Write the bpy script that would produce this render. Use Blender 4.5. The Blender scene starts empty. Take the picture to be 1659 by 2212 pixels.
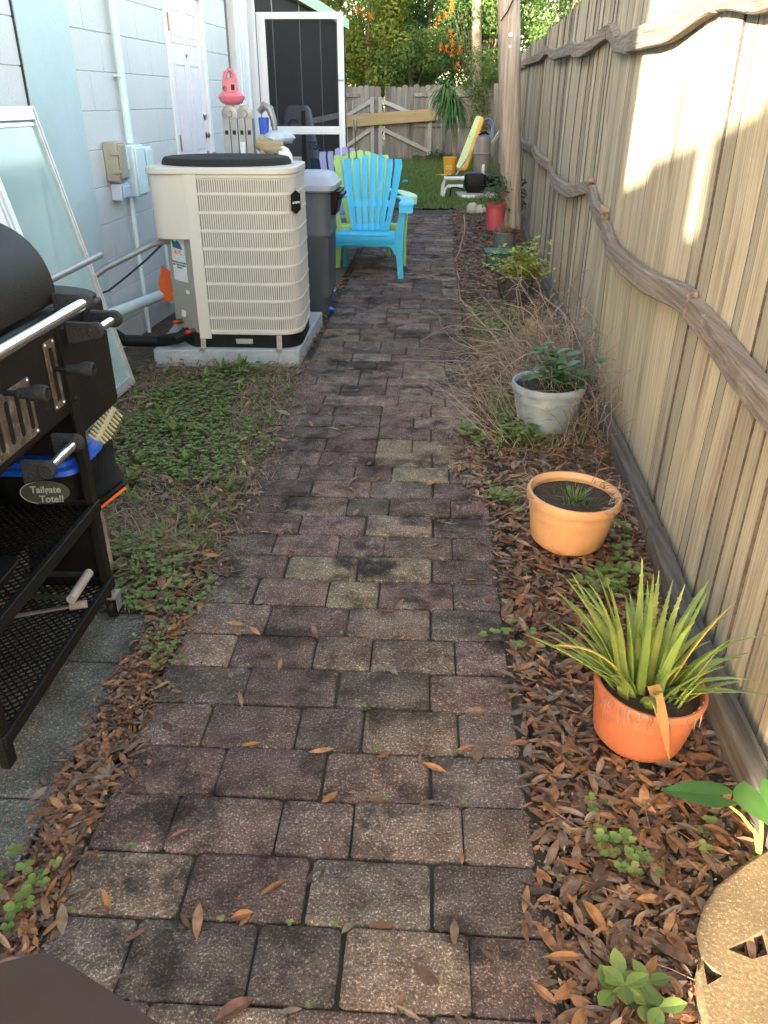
import bpy, math, random
from mathutils import Vector, Matrix, Euler, noise
random.seed(7)
R = math.radians
sc = bpy.context.scene
COL = sc.collection

# ---------------------------------------------------------------- camera
CAM_H = 1.38; PITCH = R(27.4); YAW = R(3.1)
cam_d = bpy.data.cameras.new('camera'); cam = bpy.data.objects.new('camera', cam_d); COL.objects.link(cam)
cam.location = (0, 0, CAM_H); cam.rotation_euler = (R(90) - PITCH, 0, YAW)
cam_d.sensor_fit = 'VERTICAL'; cam_d.sensor_height = 36; cam_d.lens = 27.99
cam_d.clip_start = 0.05; cam_d.clip_end = 500
sc.camera = cam
# ---------------------------------------------------------------- light
SUN_EL = 12.0
SD = Vector((.54, .84, 0)).normalized()                      # the way the sunlight travels over the ground
w = bpy.data.worlds.new('World'); sc.world = w; w.use_nodes = True
nt = w.node_tree; sky = nt.nodes.new('ShaderNodeTexSky'); sky.sky_type = 'NISHITA'; sky.sun_disc = False
sky.sun_elevation = R(SUN_EL); sky.sun_rotation = math.atan2(-SD.x, -SD.y); sky.air_density = 1.0; sky.dust_density = 1.5; sky.ozone_density = 1.0
bg = nt.nodes['Background']; bg.inputs[1].default_value = 0.15
tint = nt.nodes.new('ShaderNodeMix'); tint.data_type = 'RGBA'; tint.blend_type = 'MULTIPLY'; tint.inputs[0].default_value = 1; tint.inputs[7].default_value = (1.06, .93, .80, 1)
nt.links.new(sky.outputs[0], tint.inputs[6]); nt.links.new(tint.outputs[2], bg.inputs[0])
sl = bpy.data.lights.new('sun', 'SUN'); sl.energy = 5.0; sl.angle = R(.6); sl.color = (1, .86, .63)
so = bpy.data.objects.new('sun', sl); COL.objects.link(so); so.location = (-6, -9, 8)
dv = Vector((SD.x * math.cos(R(SUN_EL)), SD.y * math.cos(R(SUN_EL)), -math.sin(R(SUN_EL))))
so.rotation_euler = dv.to_track_quat('-Z', 'Y').to_euler()
sc.view_settings.view_transform = 'Standard'; sc.view_settings.look = 'None'; sc.view_settings.gamma = 1
sc.view_settings.exposure = 3.22
sc.cycles.max_bounces = 6; sc.cycles.transparent_max_bounces = 12

# ---------------------------------------------------------------- measuring helpers: a sight line met with a plane
def ray(px, py):
    x = (px - 829.5) / 1720; y = -(py - 1106) / 1720
    d = (x, math.cos(PITCH) + y * math.sin(PITCH), -math.sin(PITCH) + y * math.cos(PITCH))
    c, s = math.cos(YAW), math.sin(YAW)
    return (c * d[0] - s * d[1], s * d[0] + c * d[1], d[2])
def G(px, py, z=0):
    d = ray(px, py); t = (z - CAM_H) / d[2]; return Vector((d[0] * t, d[1] * t, z))
def Xp(px, py, x):
    d = ray(px, py); t = x / d[0]; return Vector((x, d[1] * t, CAM_H + d[2] * t))
def Yp(px, py, y):
    d = ray(px, py); t = y / d[1]; return Vector((d[0] * t, y, CAM_H + d[2] * t))

# ---------------------------------------------------------------- mesh builder
class MB:
    def __init__(s, T=None):
        s.v = []; s.f = []; s.c = []; s.T = T or Matrix(); s.col = None
    def add(s, vs, fs, T=None):
        n = len(s.v); M = s.T @ T if T is not None else s.T
        s.v += [tuple(M @ Vector(p)) for p in vs]
        s.f += [tuple(i + n for i in f) for f in fs]
        s.c += [s.col] * len(fs)
        return s
    def box(s, c, d, rot=None, taper=1.0):
        x, y, z = d[0] / 2, d[1] / 2, d[2] / 2; t = taper
        vs = [(-x, -y, -z), (x, -y, -z), (x, y, -z), (-x, y, -z), (-x * t, -y * t, z), (x * t, -y * t, z), (x * t, y * t, z), (-x * t, y * t, z)]
        fs = [(3, 2, 1, 0), (4, 5, 6, 7), (0, 1, 5, 4), (1, 2, 6, 5), (2, 3, 7, 6), (3, 0, 4, 7)]
        T = Matrix.Translation(c)
        if rot is not None: T = T @ Euler(rot).to_matrix().to_4x4()
        return s.add(vs, fs, T)
    def b2(s, a, b):
        return s.box(((a[0] + b[0]) / 2, (a[1] + b[1]) / 2, (a[2] + b[2]) / 2), (abs(b[0] - a[0]), abs(b[1] - a[1]), abs(b[2] - a[2])))
    def bar(s, p, q, w_, h, up=(0, 0, 1)):
        p, q = Vector(p), Vector(q); d = q - p; L = d.length; d.normalize(); up = Vector(up)
        if abs(d.dot(up)) > .98: up = Vector((0, 1, 0))
        x = d.cross(up).normalized(); z = x.cross(d)
        T = Matrix((x, d, z)).transposed().to_4x4(); T.translation = (p + q) / 2
        X, Y, Z = w_ / 2, L / 2, h / 2
        vs = [(-X, -Y, -Z), (X, -Y, -Z), (X, Y, -Z), (-X, Y, -Z), (-X, -Y, Z), (X, -Y, Z), (X, Y, Z), (-X, Y, Z)]
        return s.add(vs, [(3, 2, 1, 0), (4, 5, 6, 7), (0, 1, 5, 4), (1, 2, 6, 5), (2, 3, 7, 6), (3, 0, 4, 7)], T)
    def tube(s, pts, r, n=8, cap=True, flat=1.0):
        pts = [Vector(p) for p in pts]; m = len(pts)
        rs = r if isinstance(r, (list, tuple)) else [r] * m
        vs = []; prev = None
        for i, p in enumerate(pts):
            d = (pts[min(i + 1, m - 1)] - pts[max(i - 1, 0)])
            if d.length < 1e-9: d = Vector((0, 0, 1))
            d.normalize()
            if prev is None:
                a = Vector((0, 0, 1)) if abs(d.z) < .9 else Vector((1, 0, 0))
                x = d.cross(a).normalized()
            else:
                x = (prev - d * prev.dot(d))
                x = x.normalized() if x.length > 1e-6 else d.orthogonal().normalized()
            prev = x; y = d.cross(x)
            for k in range(n):
                a = 2 * math.pi * k / n
                vs.append(p + (x * math.cos(a) + y * math.sin(a) * flat) * rs[i])
        fs = []
        for i in range(m - 1):
            for k in range(n):
                fs.append((i * n + k, i * n + (k + 1) % n, (i + 1) * n + (k + 1) % n, (i + 1) * n + k))
        if cap: fs += [tuple(range(n))[::-1], tuple((m - 1) * n + k for k in range(n))]
        return s.add(vs, fs)
    def lathe(s, prof, c=(0, 0, 0), n=28, T=None, cap=False):
        vs = []; m = len(prof)
        for (r, z) in prof:
            for k in range(n):
                a = 2 * math.pi * k / n; vs.append((r * math.cos(a), r * math.sin(a), z))
        fs = [(i * n + k, i * n + (k + 1) % n, (i + 1) * n + (k + 1) % n, (i + 1) * n + k) for i in range(m - 1) for k in range(n)]
        if cap: fs += [tuple(range(n))[::-1], tuple((m - 1) * n + k for k in range(n))]
        M = Matrix.Translation(c)
        if T is not None: M = M @ T
        return s.add(vs, fs, M)
    def prism(s, poly, h, T=None):
        n = len(poly); vs = [(x, y, 0) for x, y in poly] + [(x, y, h) for x, y in poly]
        fs = [tuple(range(n))[::-1], tuple(range(n, 2 * n))] + [(i, (i + 1) % n, n + (i + 1) % n, n + i) for i in range(n)]
        return s.add(vs, fs, T)
    def build(s, name, mat, parent=None, bevel=0, smooth=True, origin=None, seg=2):
        me = bpy.data.meshes.new(name)
        if parent is not None: o0 = Vector(parent['_o'])
        elif origin is not None: o0 = Vector(origin)
        else:
            xs = [p[0] for p in s.v]; ys = [p[1] for p in s.v]; zs = [p[2] for p in s.v]
            o0 = Vector(((min(xs) + max(xs)) / 2, (min(ys) + max(ys)) / 2, min(zs)))
        me.from_pydata([(p[0] - o0.x, p[1] - o0.y, p[2] - o0.z) for p in s.v], [], s.f)
        if any(c is not None for c in s.c):
            at = me.color_attributes.new('Col', 'FLOAT_COLOR', 'CORNER'); i = 0; buf = []
            for f, c in zip(s.f, s.c):
                c = c or (1, 1, 1)
                buf += (list(c) + [1]) * len(f)
            at.data.foreach_set('color', buf)
        me.materials.append(mat); me.update()
        if smooth:
            me.shade_smooth(); me.set_sharp_from_angle(angle=R(38))
        o = bpy.data.objects.new(name, me); COL.objects.link(o); o['_o'] = tuple(o0)
        if parent is not None: o.parent = parent
        else: o.location = o0
        if bevel:
            b = o.modifiers.new('bevel', 'BEVEL'); b.width = bevel; b.segments = seg; b.limit_method = 'ANGLE'; b.angle_limit = R(40); b.harden_normals = False
        return o

def tag(o, label, cat, group=None, kind=None):
    if label: o['label'] = label
    if cat: o['category'] = cat
    if group: o['group'] = group
    if kind: o['kind'] = kind
    return o
def thing(name, label, cat, loc=(0, 0, 0), group=None):
    o = bpy.data.objects.new(name, None); COL.objects.link(o); o.location = loc; o['_o'] = tuple(loc); o.empty_display_size = .1
    return tag(o, label, cat, group)

# ---------------------------------------------------------------- materials
def mat(name, c1, c2=None, rough=.6, scale=4, stretch=(1, 1, 1), bump=0, bscale=None, metal=0, island=0, speck=0, spk_scale=220,
        c3=None, s3=1.0, t3=.55, w3=.1, attr=False, spec=.5, hue=0, detail=6, bstretch=None, st3=None, transl=0, c4=None, s4=1.0, t4=.6, w4=.1):
    m = bpy.data.materials.new(name); m.use_nodes = True; N = m.node_tree.nodes; L = m.node_tree.links
    b = N['Principled BSDF']; b.inputs['Roughness'].default_value = rough; b.inputs['Metallic'].default_value = metal
    b.inputs['Specular IOR Level'].default_value = spec
    tc = N.new('ShaderNodeTexCoord')
    def mp(st):
        q = N.new('ShaderNodeMapping'); q.inputs['Scale'].default_value = st; L.new(tc.outputs['Object'], q.inputs[0]); return q.outputs[0]
    def nz(vec, sc_, det=detail, ro=.6):
        q = N.new('ShaderNodeTexNoise'); q.inputs['Scale'].default_value = sc_; q.inputs['Detail'].default_value = det; q.inputs['Roughness'].default_value = ro
        L.new(vec, q.inputs['Vector']); return q.outputs['Fac']
    def mixc(fac, a, bb, mode='MIX'):
        q = N.new('ShaderNodeMix'); q.data_type = 'RGBA'; q.blend_type = mode
        for i, v in ((0, fac), (6, a), (7, bb)):
            if isinstance(v, (int, float)): q.inputs[i].default_value = v
            elif isinstance(v, tuple): q.inputs[i].default_value = (*v, 1)
            else: L.new(v, q.inputs[i])
        return q.outputs[2]
    def ramp(v, lo, hi):
        q = N.new('ShaderNodeMapRange'); q.inputs['From Min'].default_value = lo; q.inputs['From Max'].default_value = hi; q.clamp = True
        L.new(v, q.inputs['Value']); return q.outputs[0]
    vec = mp(stretch); col = tuple(c1)
    geo = N.new('ShaderNodeNewGeometry')
    if attr:
        a = N.new('ShaderNodeAttribute'); a.attribute_name = 'Col'; col = a.outputs['Color']
        if c2: col = mixc(ramp(nz(vec, scale), .38, .68), col, mixc(1.0, col, tuple(c2), 'MULTIPLY'))
    elif c2 is not None: col = mixc(ramp(nz(vec, scale), .35, .65), tuple(c1), tuple(c2))
    if c3 is not None: col = mixc(ramp(nz(mp(st3 or stretch), s3, 5, .65), t3, t3 + w3), col, tuple(c3))
    if c4 is not None: col = mixc(ramp(nz(mp((1.0, 1.03, .97)), s4, 6, .7), t4, t4 + w4), col, tuple(c4))
    if speck:
        f = nz(mp((1, 1, 1)), spk_scale, 2, .7); lo = ramp(f, .30, .46); hi = ramp(f, .57, .66)
        col = mixc(speck, col, mixc(lo, mixc(1.0, col, (.35, .35, .35), 'MULTIPLY'), mixc(hi, col, mixc(1.0, col, (3.4, 3.3, 3.1), 'MULTIPLY'))))
    if island:
        r = geo.outputs['Random Per Island']
        q = N.new('ShaderNodeHueSaturation'); 
        mr = N.new('ShaderNodeMapRange'); L.new(r, mr.inputs[0]); mr.inputs['To Min'].default_value = 1 - island; mr.inputs['To Max'].default_value = 1 + island
        L.new(mr.outputs[0], q.inputs['Value'])
        if hue:
            wn = N.new('ShaderNodeTexWhiteNoise'); wn.noise_dimensions = '1D'; L.new(r, wn.inputs['W'])
            m2 = N.new('ShaderNodeMapRange'); L.new(wn.outputs['Value'], m2.inputs[0]); m2.inputs['To Min'].default_value = .5 - hue; m2.inputs['To Max'].default_value = .5 + hue
            L.new(m2.outputs[0], q.inputs['Hue'])
        if isinstance(col, tuple): q.inputs['Color'].default_value = (*col, 1)
        else: L.new(col, q.inputs['Color'])
        col = q.outputs[0]
    if isinstance(col, tuple): b.inputs['Base Color'].default_value = (*col, 1)
    else: L.new(col, b.inputs['Base Color'])
    if bump:
        bp = N.new('ShaderNodeBump'); bp.inputs['Strength'].default_value = min(1, bump); bp.inputs['Distance'].default_value = .01 if bump <= 1 else .01 * bump
        L.new(nz(mp(bstretch or stretch), bscale or scale * 4), bp.inputs['Height']); L.new(bp.outputs[0], b.inputs['Normal'])
    if transl:
        tr = N.new('ShaderNodeBsdfTranslucent'); mx = N.new('ShaderNodeMixShader'); mx.inputs[0].default_value = transl
        if isinstance(col, tuple): tr.inputs[0].default_value = (*col, 1)
        else: L.new(col, tr.inputs[0])
        L.new(b.outputs[0], mx.inputs[1]); L.new(tr.outputs[0], mx.inputs[2]); L.new(mx.outputs[0], N['Material Output'].inputs[0])
    return m
def ramp_island(name, cols, rough=.7, transl=0, bump=0, scale=0, mul=None):
    """each island takes one colour of a ramp"""
    m = bpy.data.materials.new(name); m.use_nodes = True; N = m.node_tree.nodes; L = m.node_tree.links
    b = N['Principled BSDF']; b.inputs['Roughness'].default_value = rough; b.inputs['Specular IOR Level'].default_value = .3
    g = N.new('ShaderNodeNewGeometry'); cr = N.new('ShaderNodeValToRGB'); cr.color_ramp.interpolation = 'LINEAR'
    while len(cr.color_ramp.elements) < len(cols): cr.color_ramp.elements.new(.5)
    for i, c in enumerate(cols):
        cr.color_ramp.elements[i].position = i / (len(cols) - 1); cr.color_ramp.elements[i].color = (*c, 1)
    L.new(g.outputs['Random Per Island'], cr.inputs[0]); out = cr.outputs[0]
    if scale:
        tc = N.new('ShaderNodeTexCoord'); n = N.new('ShaderNodeTexNoise'); n.inputs['Scale'].default_value = scale; n.inputs['Detail'].default_value = 4
        L.new(tc.outputs['Object'], n.inputs['Vector']); q = N.new('ShaderNodeMapRange'); q.inputs[1].default_value = .35; q.inputs[2].default_value = .65; L.new(n.outputs['Fac'], q.inputs[0])
        mx = N.new('ShaderNodeMix'); mx.data_type = 'RGBA'; mx.blend_type = 'MULTIPLY'; mx.inputs[7].default_value = (*(mul or (.45, .45, .45)), 1)
        L.new(q.outputs[0], mx.inputs[0]); L.new(out, mx.inputs[6]); out = mx.outputs[2]
    L.new(out, b.inputs['Base Color'])
    if transl:
        tr = N.new('ShaderNodeBsdfTranslucent'); ms = N.new('ShaderNodeMixShader'); ms.inputs[0].default_value = transl
        L.new(out, tr.inputs[0]); L.new(b.outputs[0], ms.inputs[1]); L.new(tr.outputs[0], ms.inputs[2]); L.new(ms.outputs[0], N['Material Output'].inputs[0])
    return m
def see_through(name, col, alpha, rough=.5, metal=0, spec=.5):
    m = bpy.data.materials.new(name); m.use_nodes = True; N = m.node_tree.nodes; L = m.node_tree.links
    b = N['Principled BSDF']; b.inputs['Base Color'].default_value = (*col, 1); b.inputs['Roughness'].default_value = rough; b.inputs['Metallic'].default_value = metal; b.inputs['Specular IOR Level'].default_value = spec
    t = N.new('ShaderNodeBsdfTransparent'); x = N.new('ShaderNodeMixShader'); x.inputs[0].default_value = alpha
    L.new(t.outputs[0], x.inputs[1]); L.new(b.outputs[0], x.inputs[2]); L.new(x.outputs[0], N['Material Output'].inputs[0]); return m

M_soil = mat('soil', (.06, .043, .03), (.11, .078, .05), .95, 14, bump=2, bscale=50, c3=(.022, .019, .015), s3=2.2, speck=.8, spk_scale=120)
M_lawn = mat('lawn_soil', (.045, .06, .018), (.07, .075, .03), .95, 6, bump=1, bscale=50)
M_bed = mat('bedding_dirt', (.055, .038, .025), (.035, .04, .02), .95, 14, bump=.6, bscale=90)
M_brick = mat('tumbled_paver', (1, 1, 1), (.42, .39, .39), .95, 12, bump=1.6, bscale=85, attr=True, speck=.9, spk_scale=210, c3=(.024, .020, .018), s3=3.0, t3=.53, w3=.13, detail=9, spec=.3, c4=(.28, .235, .20), s4=7.5, t4=.60, w4=.14)
M_slab = mat('aged_concrete_slab', (.15, .15, .135), (.07, .072, .063), .93, 7, bump=1.4, bscale=110, speck=.9, spk_scale=200, c3=(.022, .024, .018), s3=2.5, t3=.5, w3=.2)
M_pad = mat('ac_pad_concrete', (.36, .40, .42), (.28, .31, .33), .9, 8, bump=.5, bscale=90, c3=(.16, .17, .17), s3=5, t3=.62)
M_stone = mat('stepping_stone', (.15, .103, .056), (.10, .072, .04), .95, 10, bump=.12, bscale=90, speck=.55, spk_scale=170, c3=(.20, .14, .08), s3=5, t3=.55, w3=.15)
M_wall = mat('painted_block', (.61, .615, .62), (.565, .585, .595), .55, 3, bump=.35, bscale=60, c3=(.49, .55, .55), s3=1.2, t3=.6, w3=.3)
M_pil = mat('painted_pilaster', (.46, .59, .62), (.43, .56, .58), .5, 4, bump=.25, bscale=40)
M_conduit = mat('painted_conduit', (.68, .79, .79), (.62, .74, .75), .5, 6, bump=.2, bscale=50)
M_white = mat('white_paint', (.80, .80, .82), (.74, .75, .78), .4, 6)
M_door = mat('door_paint', (.80, .74, .78), (.76, .71, .75), .4, 5)
M_brass = mat('aged_brass', (.32, .22, .12), (.2, .13, .08), .35, 30, metal=.9)
M_chrome = mat('chrome', (.85, .85, .86), None, .12, metal=1)
M_alu = mat('aluminium', (.34, .35, .36), (.28, .29, .31), .5, 12, metal=.4)
M_galv = mat('galvanised_conduit', (.34, .34, .34), (.27, .27, .27), .45, 15, metal=.6)
M_dark = mat('dark_panel', (.016, .016, .017), (.021, .021, .022), .8, 4, bump=.2, bscale=200, spec=.15)
M_seam = mat('seam', (.45, .43, .40), None, .6)
M_roof = mat('roof_shingle', (.25, .24, .23), (.17, .16, .16), .9, 20, bump=.5)
M_eave = mat('eave_paint', (.45, .62, .50), (.4, .55, .45), .5, 5)
M_screen = see_through('insect_screen', (.03, .03, .032), .45, .9, spec=.1)
M_winglass = mat('window_glass', (.06, .055, .05), None, .04, metal=0, spec=1.0)
M_mirrorglass = mat('pane_glass', (.5, .52, .5), None, .03, metal=1)
M_leanglass = see_through('old_window_glass', (.42, .58, .57), .62, .12, spec=.8)
M_winframe = mat('window_aluminium', (.62, .63, .64), (.5, .5, .51), .35, 20, metal=.5)
M_picket = mat('fence_board', (.45, .415, .31), (.28, .25, .185), .85, 1.0, stretch=(60, 60, 1.6), bump=.6, bscale=1.0, bstretch=(90, 90, 2.2), island=.22, hue=.008, c4=(.20, .15, .11), s4=17, t4=.70, w4=.03,
               c3=(.15, .105, .075), s3=1.0, t3=.56, w3=.16, st3=(9, 9, 1.1))
M_rail = mat('weathered_rail', (.25, .215, .18), (.125, .10, .082), .88, 1.0, stretch=(75, 1.3, 75), bump=1.5, bscale=1.0, bstretch=(110, 1.8, 110), island=.25, c4=(.33, .30, .26), s4=9, t4=.6, w4=.15)
M_kick = mat('kickboard', (.10, .09, .08), (.04, .035, .031), .9, 1.0, stretch=(60, 3, 60), bump=.8, bscale=1.0, bstretch=(90, 4, 90), island=.3)
M_rotwood = mat('grey_wood', (.27, .255, .225), (.18, .168, .148), .9, 1.0, stretch=(30, 30, 2), bump=.5, bscale=1, bstretch=(50, 50, 3), island=.25, c3=(.10, .085, .07), s3=1, t3=.55, w3=.2, st3=(5, 5, 1))
M_brace = mat('pale_brace', (.42, .42, .39), (.33, .33, .31), .85, 20, island=.12)
M_plank = mat('new_plank', (.44, .33, .17), (.36, .26, .13), .8, 1, stretch=(2, 20, 20), c3=(.22, .13, .07), s3=3, t3=.66)
M_pole = mat('pole_wood', (.42, .375, .32), (.21, .185, .155), .85, 1, stretch=(34, 34, .9), bump=.8, bscale=1, bstretch=(45, 45, 1.6), c3=(.16, .125, .10), s3=1, t3=.6, w3=.12, st3=(16, 16, .7))
M_ac = mat('ac_cream_paint', (.55, .535, .485), (.52, .505, .46), .42, 5, bump=.1, bscale=300)
M_acdark = mat('ac_inner', (.11, .105, .09), None, .8)
M_acgrey = mat('ac_grey_panel', (.33, .33, .30), (.30, .30, .27), .45, 5)
M_black = mat('black_plastic', (.006, .006, .0065), (.011, .011, .011), .5, 10, spec=.2)
M_fabric = mat('fan_cover', (.010, .010, .013), (.016, .016, .019), .9, 20, bump=.4, bscale=150)
M_grill = mat('grill_black_paint', (.0065, .0055, .005), (.010, .008, .007), .45, 4, bump=.35, bscale=240, c3=(.022, .016, .011), s3=6, t3=.66, spec=.22)
M_gbracket = mat('charcoal_casting', (.026, .026, .027), (.018, .018, .019), .6, 20, bump=.5, bscale=200, spec=.3)
M_rust = mat('rusty_plate', (.17, .14, .11), (.08, .055, .035), .55, 30, metal=.6, c3=(.25, .24, .22), s3=40)
M_iron = mat('bolt_steel', (.6, .6, .6), None, .3, metal=1)
M_wood_handle = mat('worn_handle', (.36, .31, .28), (.27, .23, .2), .6, 20)
M_tool = mat('tool_steel', (.35, .35, .34), (.25, .24, .22), .45, 20, metal=.7)
M_blue = mat('blue_plastic', (.01, .08, .50), None, .35)
M_bluechair = mat('turquoise_plastic', (.025, .40, .66), (.035, .43, .68), .45, 3, bump=.15, bscale=200, c3=(.13, .46, .62), s3=6, t3=.54, w3=.2)
M_lime = mat('lime_plastic', (.36, .60, .12), (.38, .63, .16), .45, 3)
M_limeb = mat('pale_green_plastic', (.42, .66, .38), None, .5)
M_purple = mat('lilac_plastic', (.27, .27, .50), (.30, .30, .53), .45, 3)
M_bin = mat('bin_grey', (.072, .082, .096), (.085, .095, .11), .5, 4, bump=.3, bscale=200)
M_lid = mat('bin_lid', (.33, .35, .41), (.29, .31, .36), .5, 4, bump=.2, bscale=100)
M_terra = mat('terracotta_plastic', (.36, .115, .055), (.30, .095, .046), .5, 6, bump=.15, bscale=200, c3=(.27, .12, .07), s3=8, t3=.56, w3=.2)
M_peach = mat('peach_plastic', (.53, .30, .145), (.47, .265, .13), .5, 6, bump=.15, bscale=200, c3=(.36, .22, .11), s3=7, t3=.56, w3=.2)
M_wpot = mat('faded_pot', (.25, .31, .345), (.14, .19, .225), .6, 7, bump=.2, c3=(.16, .19, .2), s3=5, t3=.6, w3=.2)
M_dpot = mat('black_pot', (.035, .034, .036), (.05, .05, .05), .6, 8)
M_gpot = mat('grey_pot', (.12, .14, .13), (.09, .11, .1), .7, 12)
M_green = mat('green_planter', (.018, .07, .05), (.03, .09, .065), .6, 8)
M_red = mat('red_pot', (.52, .09, .12), (.44, .07, .09), .5, 6)
M_potsoil = mat('potting_soil', (.03, .022, .016), (.05, .036, .025), .98, 40, bump=1, bscale=120)
M_rock = mat('limestone', (.30, .23, .13), (.20, .155, .10), .95, 9, bump=1, bscale=30, c3=(.22, .19, .14), s3=12)
M_wrock = mat('pale_rock', (.50, .48, .42), (.38, .36, .32), .9, 9, bump=.6, bscale=40)
M_litter = ramp_island('fallen_leaf', [(.21, .115, .06), (.12, .07, .052), (.26, .20, .155), (.38, .18, .07), (.09, .05, .04), (.21, .15, .115), (.29, .125, .05), (.17, .13, .11), (.44, .25, .12), (.12, .075, .06), (.29, .23, .18), (.07, .045, .038), (.34, .16, .065), (.16, .085, .07)], .6, .15, scale=60, mul=(.6, .55, .5))
M_clover = ramp_island('clover', [(.08, .14, .035), (.13, .20, .045), (.055, .10, .03), (.20, .25, .07), (.10, .16, .045), (.16, .16, .06)], .6, .2)
M_grass = ramp_island('grass_blade', [(.09, .17, .035), (.13, .22, .05), (.16, .22, .06), (.10, .16, .04), (.21, .24, .08)], .6, .25)
M_straw = ramp_island('dry_grass', [(.28, .21, .12), (.19, .13, .075), (.36, .28, .17), (.14, .09, .055)], .8)
M_nail = mat('cut_end_wood', (.30, .23, .18), (.2, .15, .12), .85, 30)
M_twig = ramp_island('dry_twig', [(.19, .155, .13), (.10, .08, .065), (.33, .29, .25), (.15, .12, .10)], .85)
M_aloe = mat('aloe_flesh', (.24, .30, .07), (.13, .21, .055), .4, 14, island=.28, hue=.02, transl=.1, c3=(.45, .47, .25), s3=90, t3=.66, w3=.04)
M_aloetip = mat('aloe_yellow', (.50, .36, .07), (.32, .33, .08), .5, 10, island=.2)
M_deadleaf = mat('dried_strap_leaf', (.27, .145, .055), (.22, .12, .045), .7, 20)
M_leafy = ramp_island('green_leaf', [(.03, .09, .03), (.05, .13, .04), (.08, .17, .05), (.025, .07, .03)], .5, .2)
M_bluegreen = ramp_island('grey_green_leaf', [(.05, .11, .06), (.08, .15, .09), (.05, .12, .04), (.06, .14, .04)], .5, .15)
M_ylime = ramp_island('yellow_green_leaf', [(.42, .46, .07), (.30, .38, .06), (.20, .30, .06), (.50, .50, .09)], .5, .2)
M_bigleaf = mat('elephant_ear_leaf', (.055, .15, .03), (.04, .12, .025), .4, 12, transl=.35)
M_petiole = mat('leaf_stalk', (.22, .33, .06), None, .4)
M_treeY = ramp_island('sunny_foliage', [(.12, .19, .03), (.24, .29, .04), (.08, .15, .03), (.34, .35, .05), (.11, .18, .035)], .6, .5)
M_treeD = ramp_island('deep_foliage', [(.035, .085, .028), (.06, .125, .04), (.09, .16, .045), (.035, .09, .032)], .6, .5)
M_treeM = ramp_island('mid_foliage', [(.06, .13, .035), (.11, .19, .045), (.055, .115, .035), (.16, .21, .05)], .6, .5)
M_drac = ramp_island('strap_foliage', [(.05, .14, .035), (.08, .18, .045), (.035, .10, .03), (.14, .22, .05)], .45, .25)
M_bark = mat('bark', (.16, .125, .09), (.09, .07, .05), .95, 4, stretch=(6, 6, 1), bump=1)
M_palebark = mat('pale_bark', (.27, .24, .18), (.17, .155, .12), .95, 4, stretch=(6, 6, 1), bump=.6)
M_flower = ramp_island('orange_flower', [(.75, .22, .03), (.85, .33, .05), (.6, .15, .03)], .5, .3)
M_pinkfl = ramp_island('magenta_flower', [(.45, .10, .30), (.35, .08, .28)], .5, .3)
M_pink = mat('pink_plastic', (.72, .19, .22), (.66, .17, .20), .4, 10)
M_bag = mat('white_bag', (.55, .58, .62), (.35, .45, .6), .4, 25)
M_roll = mat('beige_roll', (.40, .33, .20), (.30, .24, .15), .8, 1, stretch=(4, 40, 40), bump=.6)
M_yellow = mat('yellow_plastic', (.75, .38, .03), None, .45)
M_raft = mat('raft_face', (.62, .74, .35), (.55, .66, .30), .5, 6, c3=(.15, .28, .14), s3=14, t3=.64, w3=.03)
M_tank = mat('filter_tank', (.24, .22, .22), (.21, .195, .19), .5, 5)
M_pvc = mat('pvc_pipe', (.80, .82, .82), (.7, .72, .72), .4, 10)
M_hose = mat('hose_blue', (.12, .25, .42), (.2, .3, .42), .5, 20, island=.3)
M_orange = mat('orange_plastic', (.80, .13, .02), None, .5)
M_cream = mat('rake_plastic', (.62, .47, .22), (.56, .42, .2), .5, 10)
M_charbag = mat('printed_paper_bag', (.34, .30, .28), (.17, .08, .06), .5, 14, c3=(.08, .07, .08), s3=22, t3=.58)
M_table = mat('brown_table', (.036, .022, .016), (.052, .034, .026), .5, 3, c3=(.10, .08, .07), s3=7, t3=.6, w3=.1, spec=.2)  # paler patches in the colour stand in for reflections on the top
M_sign = mat('grey_sign_plastic', (.33, .34, .37), (.27, .28, .3), .5, 8)
M_navy = mat('navy_print', (.03, .04, .10), None, .5)
M_bprint = mat('blue_print', (.02, .17, .36), None, .5)
M_txt = mat('printed_text', (.42, .42, .38), None, .6)
M_labelg = mat('olive_label', (.055, .06, .04), None, .5)
M_sticker = mat('sticker', (.72, .76, .78), (.6, .66, .7), .5, 20)
M_timer = mat('beige_box', (.38, .35, .26), (.33, .30, .22), .5, 8)
M_plug = mat('lilac_grey_box', (.50, .56, .66), None, .5)
M_cardboard = mat('cardboard', (.30, .21, .13), (.26, .18, .11), .9, 8)
M_redcap = mat('red_cap', (.7, .03, .03), None, .4)
M_mat = mat('rubber_mat', (.03, .035, .04), (.05, .05, .05), .9, 10)
M_teal = mat('teal_toy', (.01, .25, .35), None, .5)

def text_mesh(txt, size, T, depth=.0008, bold=0.0):
    cu = bpy.data.curves.new('lettering', 'FONT'); cu.body = txt; cu.size = size; cu.extrude = depth; cu.offset = bold; cu.align_x = 'CENTER'; cu.align_y = 'CENTER'
    o = bpy.data.objects.new('lettering_source', cu); COL.objects.link(o)
    bpy.context.view_layer.update()
    me = bpy.data.meshes.new_from_object(o.evaluated_get(bpy.context.evaluated_depsgraph_get()))
    b = MB(); b.add([tuple(v.co) for v in me.vertices], [tuple(p.vertices) for p in me.polygons], T)
    bpy.data.objects.remove(o); bpy.data.curves.remove(cu); bpy.data.meshes.remove(me)
    return b
def frame(o, x, y):
    """matrix with origin o, local x and y axes"""
    x = Vector(x).normalized(); z = x.cross(Vector(y)).normalized(); y = z.cross(x)
    T = Matrix((x, y, z)).transposed().to_4x4(); T.translation = Vector(o); return T

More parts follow.
